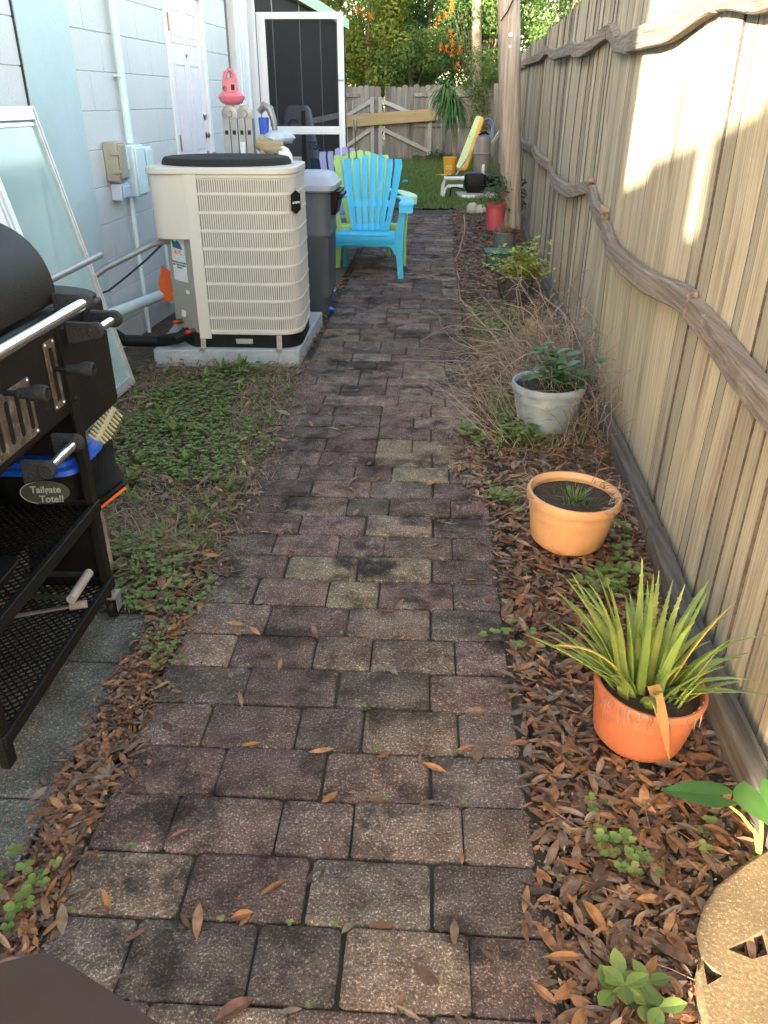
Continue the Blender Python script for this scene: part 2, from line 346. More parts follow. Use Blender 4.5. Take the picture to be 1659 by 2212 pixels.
# ================================================================ SETTING
SLOPE = math.atan(.042)
H = Matrix.Translation((-2.13, 0, 0)) @ Matrix.Rotation(-SLOPE, 4, 'Z')      # house wall frame: x out of the wall, y along it
def hx(y): return -2.13 + .042 * y
def fx0(y): return .75 + .042 * y

def sheet(name, x0, x1, y0, y1, z, m, step, amp, label, cat, seed=0, fn=None):
    nx = max(1, int((x1 - x0) / step)); ny = max(1, int((y1 - y0) / step)); b = MB(); vs = []
    for j in range(ny + 1):
        for i in range(nx + 1):
            x = x0 + (x1 - x0) * i / nx; y = y0 + (y1 - y0) * j / ny
            zz = z + amp * noise.noise((x * 2.3, y * 2.3, seed)) + amp * .5 * noise.noise((x * 9, y * 9, seed + 3))
            if fn: zz = fn(x, y, zz)
            vs.append((x, y, zz))
    fs = [(j * (nx + 1) + i, j * (nx + 1) + i + 1, (j + 1) * (nx + 1) + i + 1, (j + 1) * (nx + 1) + i) for j in range(ny) for i in range(nx)]
    b.add(vs, fs); o = b.build(name, m, origin=(0, 0, 0)); return tag(o, label, cat, kind='structure')
def ring(name, z, m, inner, outer):
    x0, x1, y0, y1 = inner; X0, X1, Y0, Y1 = outer
    b = MB(); b.add([(X0, Y0, z), (X1, Y0, z), (X1, Y1, z), (X0, Y1, z), (x0, y0, z), (x1, y0, z), (x1, y1, z), (x0, y1, z)],
                    [(0, 1, 5, 4), (1, 2, 6, 5), (2, 3, 7, 6), (3, 0, 4, 7)])
    return b
b = MB(); b.add([(-90, -60, -.075), (90, -60, -.075), (90, 160, -.075), (-90, 160, -.075)], [(0, 1, 2, 3)])
tag(b.build('ground', M_soil, origin=(0, 0, 0)), 'bare brown ground spreading out beyond the side yard', 'ground', kind='structure')
sheet('side_yard_soil', -2.2, 1.7, -.6, 12.3, -.028, M_soil, .06, .012, 'dark soil strip of the side yard beside the brick path', 'soil', 1,
      lambda x, y, z: z - .02 if -.78 < x < .33 else z)
sheet('lawn_ground', -2.2, 1.7, 12.3, 23, -.02, M_lawn, .2, .012, 'soil under the back lawn in front of the far fence', 'lawn', 5)
# paver walk
b = MB(); b.add([(-.70, -.6, -.013), (.27, -.6, -.013), (.30, 12.0, -.013), (-.70, 12.0, -.013)], [(0, 1, 2, 3)])
tag(b.build('path_bedding', M_bed, origin=(0, 0, 0)), 'dark dirt showing in the joints between the pavers', 'dirt', kind='structure')
b = MB(); rnd = random.Random(3)
pal = [(.115, .082, .068), (.135, .085, .070), (.085, .064, .058), (.165, .125, .092), (.13, .082, .070), (.095, .068, .060), (.14, .105, .085), (.15, .095, .078), (.075, .062, .056), (.12, .105, .090), (.12, .078, .072)]
pal = [tuple(c * .62 + m * .38 for c, m in zip(p, (.134, .106, .096))) for p in pal]
patA = [-.685, -.52, -.29, -.13, .105, .25]; patB = [-.69, -.45, -.21, .035, .25]
y = .812 - .1515 * 9; k = -9
def paver(x0, x1, y0, y1, col, zt):
    g = .0022; x0 += g; x1 -= g; y0 += g; y1 -= g; cr = .009; e = .008
    jit = lambda: rnd.uniform(-.002, .002)
    def ringp(ins, z):
        X0, X1, Y0, Y1 = x0 + ins, x1 - ins, y0 + ins, y1 - ins; q = cr
        return [(X0 + q, Y0 + jit(), z), (X1 - q, Y0 + jit(), z), (X1 + jit() * .5, Y0 + q, z), (X1 + jit() * .5, Y1 - q, z), (X1 - q, Y1 + jit(), z), (X0 + q, Y1 + jit(), z), (X0 + jit() * .5, Y1 - q, z), (X0 + jit() * .5, Y0 + q, z)]
    vs = ringp(0, -.04) + ringp(0, zt - .006) + ringp(.0025, zt - .0018) + ringp(.007, zt)
    tilt = (rnd.uniform(-.012, .012), rnd.uniform(-.012, .012)); cx, cy = (x0 + x1) / 2, (y0 + y1) / 2
    vs = [(p[0], p[1], p[2] + (p[0] - cx) * tilt[0] + (p[1] - cy) * tilt[1]) for p in vs]
    fs = []
    for r_ in range(3):
        fs += [(r_ * 8 + i, r_ * 8 + (i + 1) % 8, (r_ + 1) * 8 + (i + 1) % 8, (r_ + 1) * 8 + i) for i in range(8)]
    fs.append(tuple(range(24, 32))); b.col = col; b.add(vs, fs)
while y < 11.5:
    pat = list(patA if k % 2 == 0 else patB)
    if y > 3 and rnd.random() < .5:
        o = rnd.choice([-.08, 0, .08]); pat = [-.69] + [p + o for p in pat[1:-1]] + [.25]
    xo = .004 * math.sin(y * 3) + (0 if y < 8 else .02 * (y - 8) * .9)
    for i in range(len(pat) - 1):
        c = rnd.choice(pal); v = rnd.uniform(.85, 1.6)
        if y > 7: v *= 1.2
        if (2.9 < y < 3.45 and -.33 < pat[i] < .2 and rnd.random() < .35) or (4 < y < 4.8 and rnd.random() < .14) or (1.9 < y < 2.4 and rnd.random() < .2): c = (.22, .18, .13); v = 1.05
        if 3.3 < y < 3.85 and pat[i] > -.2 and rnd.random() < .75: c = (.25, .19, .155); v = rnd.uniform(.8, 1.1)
        j = .004
        xa = pat[i] + (rnd.uniform(-j, j) if i else 0); xb = pat[i + 1]
        if xb - xa < .05: continue
        paver(xa + xo, xb + xo, y + rnd.uniform(-.002, .002), y + .1515 + rnd.uniform(-.002, .002), tuple(q * v for q in c), rnd.uniform(-.004, .003))
    y += .1515; k += 1
b.col = None
tag(b.build('brick_path', M_brick, origin=(0, 0, 0)), 'path of worn tumbled red brown and tan brick pavers', 'path', kind='structure')
# patio of concrete slabs under the grill
b = MB(); 
for (y0, y1) in ((-.6, .27), (.275, .755), (.76, 1.24), (1.245, 1.725)):
    for (x0, x1) in ((-2.0, -1.29), (-1.285, -.805)):
        b.b2((x0, y0, -.06), (x1, y1, rnd.uniform(-.008, -.004)))
b.b2((-2.0, 1.73, -.06), (-1.0, 1.955, -.009)); b.b2((-.995, 1.73, -.06), (-.79, 1.96, -.006))
tag(b.build('patio', M_slab, bevel=.006, origin=(0, 0, 0)), 'grey weathered concrete patio slabs under the black grill', 'patio', kind='structure')
b = MB(); b.b2((-1.75, 5.75, -.05), (-.745, 9.3, -.004))
tag(b.build('concrete_strip', M_slab, bevel=.006, origin=(0, 0, 0)), 'grey concrete strip along the house under the bin and chairs', 'pavement', kind='structure')

# ================================================================ HOUSE
house = thing('house', 'pale aqua painted block house with white panel door and conduits on its wall', 'house', (hx(4), 4, 0))
b = MB(H); rnd = random.Random(11)
def blocks(y0, y1, z0, z1, out=0.0):
    k = 0; z = z0
    while z < z1 - .02:
        h = min(.2, z1 - z); y = y0 - (.2 if k % 2 else 0)
        while y < y1 - .01:
            a = max(y, y0); e = min(y + .4, y1)
            if e - a > .03: b.b2((-.03, a + .0002, z + .0014), (out + rnd.uniform(-.0007, .0007), e - .0002, z + h - .0014))
            y += .4
        z += h; k += 1
blocks(-.75, 4.24, -.08, 3.32); blocks(4.80, 6.33, -.08, 3.32); blocks(6.33, 7.26, 2.12, 3.32); blocks(7.26, 7.94, -.08, 3.32)
b.b2((-.20, -.75, -.1), (-.006, 6.30, 3.3)); b.b2((-.20, 7.29, -.1), (-.006, 7.93, 3.3)); b.b2((-.20, 6.3, 2.14), (-.006, 7.29, 3.3))
b.b2((-7.0, -.75, -.1), (-.21, -.55, 3.3)); b.b2((-7.0, 15.3, -.1), (-.21, 15.5, 2.4)); b.b2((-7.0, -.54, -.1), (-6.8, 15.29, 3.0))
wall = b.build('wall', M_wall, house, bevel=.003, seg=1); wall['label'] = 'pale aqua painted concrete block wall'
b = MB(H); b.b2((-.01, 4.24, -.06), (.012, 4.80, 3.3)); b.build('pilaster', M_pil, house, bevel=.004)
b = MB(H); b.b2((-.02, 4.225, -.06), (.006, 4.236, 3.3)); b.build('joint_seal', M_gbracket, house)
b = MB(H)
b.prism([(.28, 3.32), (-7.2, 3.32), (-7.2, 3.45), (-3.4, 4.75), (.28, 3.42)], 16.6, frame((0, -1.0, 0), (1, 0, 0), (0, 0, 1)) @ Matrix.Scale(-1, 4, (0, 0, 1)))
b.build('roof', M_roof, house)
# door
b = MB(H)
b.b2((-.03, 6.33, 0), (.012, 6.385, 2.12)); b.b2((-.03, 7.205, 0), (.012, 7.26, 2.12)); b.b2((-.03, 6.385, 2.06), (.012, 7.205, 2.12))
b.build('door_frame', M_white, house, bevel=.003)
b = MB(H); b.b2((-.06, 6.388, .02), (-.012, 7.202, 2.055))
for (za, zb) in ((.2, .55), (1.0 - .0, 1.66), (1.76, 1.98)):
    pass
door = b.build('door', M_door, house, bevel=.003)
b = MB(H)
for (ya, yb) in ((6.50, 6.75), (6.84, 7.09)):
    for (za, zb) in ((.18, .80), (.98, 1.62), (1.74, 1.96)):
        b.b2((-.0125, ya, za), (-.006, ya + .018, zb)); b.b2((-.0125, yb - .018, za), (-.006, yb, zb))
        b.b2((-.0125, ya + .018, za), (-.006, yb - .018, za + .018)); b.b2((-.0125, ya + .018, zb - .018), (-.006, yb - .018, zb))
        b.b2((-.0125, ya + .045, za + .045), (-.0075, yb - .045, zb - .045))
b.build('raised_panel', M_door, door, bevel=.003)
def knob(y, z, m, name, out=.05, r=.028):
    b = MB(H); T = Matrix.Rotation(R(90), 4, 'Y')
    b.lathe([(0, 0), (r * 1.15, 0), (r * 1.15, .008), (r * .45, .012), (r * .4, out * .6), (r * .9, out * .7), (r, out * .9), (r * .6, out * 1.1), (0, out * 1.12)], (-.012, y, z), 16, T)
    return b.build(name, m, door)
knob(7.10, 1.26, M_chrome, 'deadbolt', .02); knob(7.11, 1.12, M_brass, 'deadbolt', .03, .022); knob(7.11, .97, M_brass, 'door_knob', .07)
b = MB(H); b.lathe([(0, 0), (.022, 0), (.024, .004), (.014, .006), (0, .006)], (-.012, 6.80, 1.68), 16, Matrix.Rotation(R(90), 4, 'Y')); b.build('knocker', M_chrome, door)
for z in (1.09, 1.86, .3):
    b = MB(H); b.b2((-.012, 6.382, z - .05), (.014, 6.402, z + .05)); b.tube([(.016, 6.388, z - .055), (.016, 6.388, z + .055)], .006, 8); b.build('hinge', M_brass, door)
# sliding window at the end of the wall
b = MB(H)
b.b2((-.12, 7.945, .0), (-.02, 7.985, 2.3)); b.b2((-.12, 7.945, 2.3), (.0, 8.95, 3.3))
b.b2((-.12, 8.195, 0), (.015, 8.235, 2.3)); b.b2((-.12, 8.31, 0), (.02, 8.34, 2.3)); b.b2((-.12, 8.42, 0), (.015, 8.45, 2.3)); b.b2((-.12, 8.60, 0), (.02, 8.66, 2.3)); b.b2((-.12, 8.235, 0), (-.005, 8.62, 2.3))
b.b2((-.12, 8.875, 0), (.025, 8.945, 2.3))
wf = b.build('window_frame', M_white, house, bevel=.003)
b = MB(H); b.b2((-.08, 7.985, .05), (-.05, 8.195, 2.29)); b.build('window_pane', M_winglass, wf)
b = MB(H); b.b2((-.06, 8.66, .3), (-.03, 8.875, 2.29)); b.build('window_pane', M_mirrorglass, wf)
# dark screened enclosure beyond
b = MB(H); b.b2((-.08, 8.95, 0), (-.02, 15.5, 2.42)); b.build('lanai_wall', M_dark, house)
for y in (9.89, 11.44, 12.99, 14.54):
    b = MB(H); b.b2((-.02, y - .009, 0), (-.012, y + .009, 2.42)); b.build('panel_seam', M_seam, house)
b = MB(H); b.b2((-.1, 8.95, 2.42), (.05, 15.55, 2.56)); b.build('fascia', M_eave, house, bevel=.004)
# conduits fixed to the wall
b = MB(H); b.tube([(.035, 5.36, 1.14), (.035, 5.36, 3.3)], .024, 10)
for z in (1.5, 2.2): b.b2((0, 5.32, z), (.045, 5.40, z + .012))
b.tube([(.03, 5.27, -.05), (.03, 5.27, .9)], .014, 8); b.tube([(.02, 5.80, .05), (.02, 5.80, .85)], .012, 8)
b.build('conduit', M_conduit, house)
b = MB(H); b.tube([(.10, 3.6, .34), (.10, 4.55, .27), (.10, 5.9, .16)], .034, 12); b.build('drain_pipe', M_conduit, house)
# boxes hanging on the wall
def wallbox(name, y0, y1, z0, z1, out, m, label, lid=True):
    o = thing(name, label, 'electrical box', tuple(H @ Vector((0, (y0 + y1) / 2, z0))))
    b = MB(H); b.b2((.001, y0, z0), (out, y1, z1)); b.build('case', m, o, bevel=.008)
    if lid:
        b = MB(H); b.b2((out + .0005, y0 + .012, z0 + .014), (out + .012, y1 - .012, z1 - .014)); b.build('cover', m, o, bevel=.005)
    return o
o = wallbox('timer_box', 5.01, 5.14, .945, 1.16, .085, M_timer, 'beige weatherproof outlet cover on the wall left of the aqua boxes')
b = MB(H); b.b2((.03, 5.142, 1.0), (.08, 5.20, 1.12)); b.build('clear_window', M_sticker, o, bevel=.004)
for z in (1.09, .99):
    b = MB(H); b.b2((.05, 4.995, z), (.105, 5.008, z + .02)); b.build('latch', M_timer, o, bevel=.002)
wallbox('junction_box', 5.04, 5.17, .835, .93, .07, M_plug, 'small lilac grey junction box directly under the beige outlet cover')
wallbox('switch_box', 5.25, 5.42, .835, 1.13, .09, M_conduit, 'aqua painted switch box where the vertical conduit ends')
wallbox('breaker_box', 5.48, 5.62, .88, 1.11, .07, M_conduit, 'aqua painted flat box between the switch box and the air conditioner')

# ================================================================ SCREEN DOOR (open)
sd = thing('screen_door', 'open white framed screen door standing out from the house wall', 'door', (-1.74, 9.0, 0))
TA = frame((-1.735, 9.0, 0), (1, .02, 0), (0, 0, 1))  # local x across door, y up
def plank(b, x0, x1, z0, z1, t=.035, d=0): b.b2((x0, z0, -t / 2 + d), (x1, z1, t / 2 + d))
b = MB(TA); plank(b, 0, .085, .05, 2.13); plank(b, .79, .85, .05, 2.13); plank(b, .085, .79, 2.07, 2.13); plank(b, .085, .79, 1.06, 1.135); plank(b, .085, .79, .05, .15)
b.build('frame', M_white, sd, bevel=.004)
b = MB(TA); plank(b, .085, .79, 1.135, 2.07, .002); b.build('screen_mesh', M_screen, sd)
b = MB(TA); plank(b, .085, .79, .15, 1.06, .002); b.build('screen_mesh', M_screen, sd)
b = MB(TA); b.lathe([(0, 0), (.018, 0), (.02, .02), (.03, .03), (.02, .045), (0, .045)], (.82, 1.57, .018), 12); b.b2((.80, 1.52, .018), (.84, 1.62, .024)); b.build('handle', M_white, sd)

# ================================================================ RIGHT FENCE
def bow(y, z):
    t = (y - 2.7) / 2.5
    return .035 * (math.sin(math.pi * t) ** 2) * (0.35 + .65 * min(1, z / 1.0)) + .02 * noise.noise((y * .7, z, 4.2))
def fx(y, z): return fx0(y) - bow(y, z) + .012 * z
fence = thing('side_fence', 'tall weathered wooden privacy fence with wavy grey rails along the right side', 'fence', (fx0(4), 4, 0))
b = MB(); rnd = random.Random(5); y = .2; backs = []
while y < 22.2:
    wd = rnd.choice([.088, .138, .138, .138]); gap = rnd.choice([.002, .003, .0025, .0045]); hole = False; 
    if (4.9 < y < 6.6 and rnd.random() < .16) or (2.6 < y < 4.2 and rnd.random() < .08): gap = .008; hole = True
    top = 2.0 + rnd.uniform(-.02, .02) + (.02 if rnd.random() < .1 else 0)
    tw = rnd.uniform(-.004, .004); off = rnd.uniform(0, .003); lean = rnd.uniform(-.004, .004)
    y1 = y + wd
    segs = 6; zs = [.03 + (top - .03) * i / segs for i in range(segs + 1)]
    vs = []; 
    for z in zs:
        xa = fx(y, z) + off - tw; xb = fx(y1, z) + off + tw; l = lean * z
        dog = .012 if z == zs[-1] else 0
        vs += [(xa, y + l + dog, z), (xb, y1 + l - dog, z), (xb + .017, y1 + l - dog, z), (xa + .017, y + l + dog, z)]
    fs = [(0, 1, 2, 3), tuple(4 * segs + i for i in (3, 2, 1, 0))]
    for s_ in range(segs):
        for i in range(4): fs.append((4 * s_ + i, 4 * (s_ + 1) + i, 4 * (s_ + 1) + (i + 1) % 4, 4 * s_ + (i + 1) % 4))
    b.add(vs, fs)
    if not hole: backs.append((y1 - .02, y1 + .02))
    y = y1 + gap
pk = b.build('picket_boards', M_picket, fence, smooth=False); pk.data.materials.append(M_kick)
for p in pk.data.polygons:
    if abs(p.normal.y) > .8: p.material_index = 1
b = MB()
for (ya, yb) in backs: b.add([(fx(ya, z) + .024 + dx, yy, z) for z in (.05, .7, 1.4, 1.93) for (yy, dx) in ((ya, 0), (yb, 0))], [(2 * i, 2 * i + 1, 2 * i + 3, 2 * i + 2) for i in range(3)])
b.build('gap_backing', M_kick, fence, smooth=False)  # thin dark backing added behind the gaps to keep light out of them
def railmesh(pts, hgt=.082, thk=.037, jag=0):
    """pts: (y, z_top, protrusion)"""
    b = MB(); n = 0; out = []
    P = []
    for i in range(len(pts) - 1):
        for k in range(9):
            t = k / 9; a, c = pts[i], pts[i + 1]; s_ = t * t * (3 - 2 * t)
            P.append((a[0] + (c[0] - a[0]) * t, a[1] + (c[1] - a[1]) * s_, a[2] + (c[2] - a[2]) * s_))
    P.append(pts[-1]); vs = []
    for (y, zt, pr) in P:
        x = fx(y, zt - .04) - .001 - pr; tilt = .006 * math.sin(y * 2.1)
        ch = .005
        vs += [(x, y, zt - hgt + ch), (x, y, zt - hgt), (x - thk + ch, y, zt - hgt), (x - thk, y, zt - hgt + ch), (x - thk, y, zt - ch + tilt), (x - thk + ch, y, zt + tilt), (x, y, zt)]
    m = 7; fs = [(0, 1, 2, 3, 4, 5, 6)[::-1], tuple((len(P) - 1) * m + i for i in range(m))]
    for i in range(len(P) - 1):
        for k in range(m): fs.append((i * m + k, i * m + (k + 1) % m, (i + 1) * m + (k + 1) % m, (i + 1) * m + k))
    b.add(vs, [f[::-1] for f in fs]); return b
mid = [[(.3, .80, 0), (1.2, .80, .006), (1.93, .80, .012), (2.64, .815, .0)],
       [(2.66, .83, .004), (3.3, .79, .022), (3.8, .79, .018), (4.31, .835, .0)],
       [(4.33, .865, .004), (4.75, .88, .012), (5.17, .93, 0)],
       [(5.20, .95, .0), (5.9, .865, .03), (6.8, .86, .03), (7.84, .84, .0)],
       [(7.88, .89, 0), (8.6, .90, .02), (9.34, .935, .01), (10.2, .93, 0)], [(10.25, .90, 0), (12, .91, .01), (14, .90, 0)], [(14.05, .9, 0), (18, .9, 0)], [(18.05, .9, 0), (22, .9, 0)]]
top = [[(.3, 1.70, 0), (1.6, 1.69, .012), (2.4, 1.655, .01), (2.92, 1.70, 0)],
       [(2.95, 1.70, .004), (3.5, 1.645, .02), (4.24, 1.65, .006)], [(4.26, 1.645, .0), (4.7, 1.67, .006), (5.22, 1.755, 0)],
       [(5.26, 1.76, 0), (6.0, 1.70, .028), (6.72, 1.745, .006)], [(6.76, 1.75, 0), (7.8, 1.76, .03), (8.85, 1.84, 0)],
       [(8.9, 1.84, 0), (11, 1.84, .01), (13, 1.88, 0)], [(13.05, 1.86, 0), (18, 1.86, 0)], [(18.05, 1.86, 0), (22, 1.86, 0)]]
for L_ in mid + top: railmesh(L_).build('rail', M_rail, fence)
# timber kickboards along the foot of the fence
for (ya, yb, ht, zz) in ((.3, 2.44, .095, -.01), (2.46, 4.86, .09, -.02), (4.9, 7.3, .09, -.02), (7.35, 9.8, .09, -.02), (9.85, 12.2, .09, -.02)):
    pr = .018; b = railmesh([(ya, zz + ht, pr), ((ya + yb) / 2, zz + ht + .006, pr + .006), (yb, zz + ht - .002, pr)], ht, .05)
    b.build('kickboard', M_kick, fence)
for (y, z) in ((4.32, .90), (5.18, .965)):
    b = MB(); b.box((fx(y, z) - .03, y, z - .008), (.032, .045, .024), (R(8), R(10), R(5))); b.build('nailer_block', M_nail, fence, bevel=.003)

# ================================================================ FAR FENCE AND GATE
FY = 22.3
ff = thing('back_fence', 'grey weathered board fence with double gate across the end of the yard', 'fence', (0, FY, 0))
b = MB(); rnd = random.Random(9); x = -6.0
while x < 1.72:
    wd = .138; tp = 1.68 + rnd.uniform(-.03, .03)
    if -1.42 < x < -1.20: x += .10; tp -= .02
    b.prism([(x, -.02), (x + wd, -.02), (x + wd, tp - .03), (x + wd - .03, tp), (x + .03, tp), (x, tp - .03)], .016, frame((0, FY, 0), (1, 0, 0), (0, 0, 1)))
    x += wd + rnd.choice([.004, .006, .01, .004])
b.build('picket_boards', M_rotwood, ff, smooth=False)
b = MB()
for z in (.12, .80, 1.47):
    b.box((-3.9, FY - .035, z), (4.2, .04, .085)); b.box((.75, FY - .035, z + .01), (2.4, .04, .085))
b.build('rail', M_rotwood, ff, bevel=.004)
def leaf_gate(x0, x1, flip):
    g = thing('gate', None, None, (0, FY, 0)); return g
def gate(x0, x1, flip, lab):
    b = MB(); yb = FY - .06; w_ = .085
    for x in (x0 + .04, x1 - .04): b.bar((x, yb, .05), (x, yb, 1.48), w_, .035, (0, 1, 0))
    b.bar((x0, yb - .001, .16), (x1, yb - .001, .16), .035, w_); b.bar((x0, yb - .001, 1.42), (x1, yb - .001, 1.42), .035, .06)
    b.bar((x0, yb - .001, .80), (x1, yb - .001, .80), .035, .07)
    a, c = (x0 + .06, x1 - .06) if flip else (x1 - .06, x0 + .06)
    b.bar((a, yb + .002, 1.36), (c, yb + .002, .86), .03, .085, (0, 0, 1)); b.bar((c, yb + .002, .20), (a, yb + .002, .74), .03, .085, (0, 0, 1))
    o = b.build('gate_brace', M_brace, ff, bevel=.003); o['label'] = lab
def gate2(xa, xb, inner, lab):
    """posts at the meeting stile and hinge stile; braces rise towards / fall from the middle"""
    b = MB(); yb = FY - .062; i, o_ = (xb, xa) if inner == 'r' else (xa, xb)
    for x in (xa, xb): b.bar((x, yb, .08), (x, yb, 1.43), .095, .035, (0, 1, 0))
    b.bar((i, yb + .004, 1.36), (o_, yb + .004, .90), .03, .09); b.bar((i, yb + .004, .74), (o_, yb + .004, .20), .03, .09)
    o = b.build('gate_brace', M_brace, ff, bevel=.003); o['label'] = lab
gate2(-2.35, -1.50, 'r', 'pale timber bracing of the left gate leaf'); gate2(-1.30, -.05, 'l', 'pale timber bracing of the right gate leaf')
b = MB(); b.bar((-2.6, FY - .13, .86), (.15, FY - .13, 1.05), .04, .27); tag(b.build('timber_plank', M_plank, bevel=.004), 'long yellowish new timber plank held slanting across the gate', 'plank')
o = thing('gauge_stake', 'small grey gauge on a thin black stake on the lawn before the gate', 'garden stake', tuple(G(768, 352)))
p = Yp(768, 340, 19.5); o.location = (p.x, 19.5, 0); o['_o'] = (p.x, 19.5, 0)
b = MB(); b.tube([(p.x, 19.5, -.02), (p.x, 19.5, .95)], .008, 6); b.build('stake', M_black, o)
b = MB(); b.lathe([(0, .74), (.04, .74), (.045, .78), (.045, .96), (.03, 1.0), (0, 1.0)], (p.x, 19.5, 0), 12); b.build('gauge', M_tool, o)

# ================================================================ UTILITY POLE
b = MB(); pts = []; rs = []
for i in range(14):
    t = i / 13; pts.append((.988 - .465 * t, 10.12, -.1 + 5.6 * t)); rs.append(.125 - .012 * t)
b.tube(pts, rs, 20); pole = tag(b.build('utility_pole', M_pole), 'tall bare wooden utility pole standing among the pots near the fence', 'pole')
pp = Yp(1103, 75, 10.0)
for (dz, r_) in ((0, .022), (-.11, .014)):
    b = MB(); b.lathe([(0, 0), (r_, 0), (r_, .01), (0, .012)], (pp.x, 10.0, pp.z + dz), 10, Matrix.Rotation(R(90), 4, 'X')); b.build('reflector_disc', M_white, pole)
b = MB(); b.tube([Yp(1082, 45, 9.985), Yp(1098, 22, 9.975), Yp(1112, -8, 9.98)], .008, 6); b.build('stapled_wire', M_black, pole)

# ================================================================ AIR CONDITIONER
b = MB(); b.prism([(-1.60, 4.50), (-.745, 4.55), (-.725, 5.50), (-1.68, 5.45)], .105, Matrix.Translation((0, 0, -.03)))
tag(b.build('equipment_pad', M_pad, bevel=.008), 'pale blue grey concrete pad carrying the air conditioner', 'concrete pad')
ac = thing('air_conditioner', 'cream outdoor air conditioning condenser with louvred grille and black covered top', 'air conditioner', (-1.15, 5.0, .075))
def rounded(pts, radii, n=8):
    out = []; m = len(pts)
    for i in range(m):
        p = Vector(pts[i]); a = Vector(pts[i - 1]); c = Vector(pts[(i + 1) % m]); r = radii[i]
        if r == 0: out.append(tuple(p)); continue
        u = (a - p).normalized(); v = (c - p).normalized(); ang = u.angle(v); d = min(r / math.tan(ang / 2), (a - p).length * .49, (c - p).length * .49)
        s = p + u * d; e = p + v * d
        for k in range(n + 1):
            t = k / n; q = s * (1 - t) ** 2 + p * 2 * t * (1 - t) + e * t * t; out.append(tuple(q))
    return out
body = rounded([(-1.325, 4.565), (-.735, 4.565), (-.748, 5.13), (-1.50, 5.13), (-1.515, 4.74)], [.0, .15, .12, .08, .02])
def inset(poly, d):
    cx = sum(p[0] for p in poly) / len(poly); cy = sum(p[1] for p in poly) / len(poly)
    return [(cx + (p[0] - cx) * (1 - d / abs(.42)), cy + (p[1] - cy) * (1 - d / .42)) for p in poly]
b = MB(); b.prism(inset(body, .012), .86, Matrix.Translation((0, 0, .155))); b.build('coil_core', M_acdark, ac)
# the louvred shell follows the front, the rounded corner and the right and back sides
path = [p for p in body if True]
# walk the outline from the front left corner round to the back left
walk = []; 
for i in range(len(body) - 2): walk.append(Vector((body[i][0], body[i][1], 0)))
def resample(w_, step):
    out = [w_[0]]; carry = 0
    for i in range(len(w_) - 1):
        a, c = w_[i], w_[i + 1]; L = (c - a).length; d = step - carry
        while d <= L: out.append(a.lerp(c, d / L)); d += step
        carry = L - (d - step)
    return out
ws = resample(walk, .0125)
Z0, Z1 = .158, 1.02; nb = 9
b = MB()
def band(b, z, hh, out, th=.012, start=0):
    m = len(ws); vs = []
    for i in range(start, m):
        d = (ws[min(i + 1, m - 1)] - ws[max(i - 1, 0)]).normalized(); nrm = Vector((d.y, -d.x, 0))
        p = ws[i]
        for (o_, dz) in ((-.002, -hh), (out, -hh * .55), (out, hh * .55), (-.002, hh)):
            q = p + nrm * o_; vs.append((q.x, q.y, z + dz))
    k = m - start; fs = []
    for i in range(k - 1):
        for j in range(3): fs.append((i * 4 + j, (i + 1) * 4 + j, (i + 1) * 4 + j + 1, i * 4 + j + 1))
    b.add(vs, fs)
for i in range(1, nb): band(b, Z0 + (Z1 - Z0) * i / nb, .0105, .0078)
band(b, Z0 + .014, .016, .0080); band(b, Z1, .026, .0080)
for i in range(6, len(ws) - 1):
    d = (ws[i + 1] - ws[i - 1]).normalized(); nrm = Vector((d.y, -d.x, 0)); p = ws[i] + nrm * .002
    b.bar((p.x, p.y, Z0), (p.x, p.y, Z1), .0078, .007, tuple(d.cross(Vector((0, 0, 1)))))
b.b2((-1.325, 4.549, .135), (-1.258, 4.562, 1.03))
b.build('louvred_grille', M_ac, ac)
# recessed grey service panel on the chamfered corner
pa, pb = Vector((-1.328, 4.572, 0)), Vector((-1.518, 4.745, 0))
b = MB(); vs = [(pa.x, pa.y, .14), (pb.x, pb.y, .14), (pb.x, pb.y, .72), (pa.x, pa.y, .72), (pa.x + .01, pa.y + .01, .14), (pb.x + .01, pb.y + .01, .14), (pb.x + .01, pb.y + .01, .72), (pa.x + .01, pa.y + .01, .72)]
b.add(vs, [(0, 1, 2, 3)[::-1], (4, 5, 6, 7), (0, 4, 5, 1), (1, 5, 6, 2), (2, 6, 7, 3), (3, 7, 4, 0)])
b.build('service_panel', M_acgrey, ac)
cover = rounded([(-1.262, 4.548), (-1.262, 4.9), (-1.545, 4.95), (-1.545, 4.575)], [0, 0, .02, .11])
b = MB(); b.prism(cover[::-1], .345, Matrix.Translation((0, 0, .685))); b.build('control_cover', M_ac, ac, bevel=.006)
lidp = rounded([(-1.555, 4.545), (-.722, 4.545), (-.735, 5.145), (-1.555, 5.145)], [.12, .16, .14, .1])
b = MB(); b.prism(lidp, .035, Matrix.Translation((0, 0, 1.022))); b.build('top_lid', M_ac, ac, bevel=.006, seg=3)
b = MB(); b.lathe([(0, .022), (.10, .020), (.22, .026), (.33, .040), (.352, .036), (.366, .016), (.368, 0)], (-1.155, 4.86, 1.057), 40, Matrix.Diagonal((1.0, .74, 1, 1)))
b.build('fan_cover', M_fabric, ac)
base = rounded([(-1.38, 4.575), (-.738, 4.575), (-.75, 5.12), (-1.49, 5.12), (-1.51, 4.75)], [.05, .14, .12, .08, .02])
b = MB(); b.prism(base, .083, Matrix.Translation((0, 0, .0765))); b.build('base_pan', M_black, ac, bevel=.006)
b = MB(); b.b2((-1.12, 4.568, .10), (-1.02, 4.578, .13)); b.build('base_latch', M_acgrey, ac, bevel=.003)
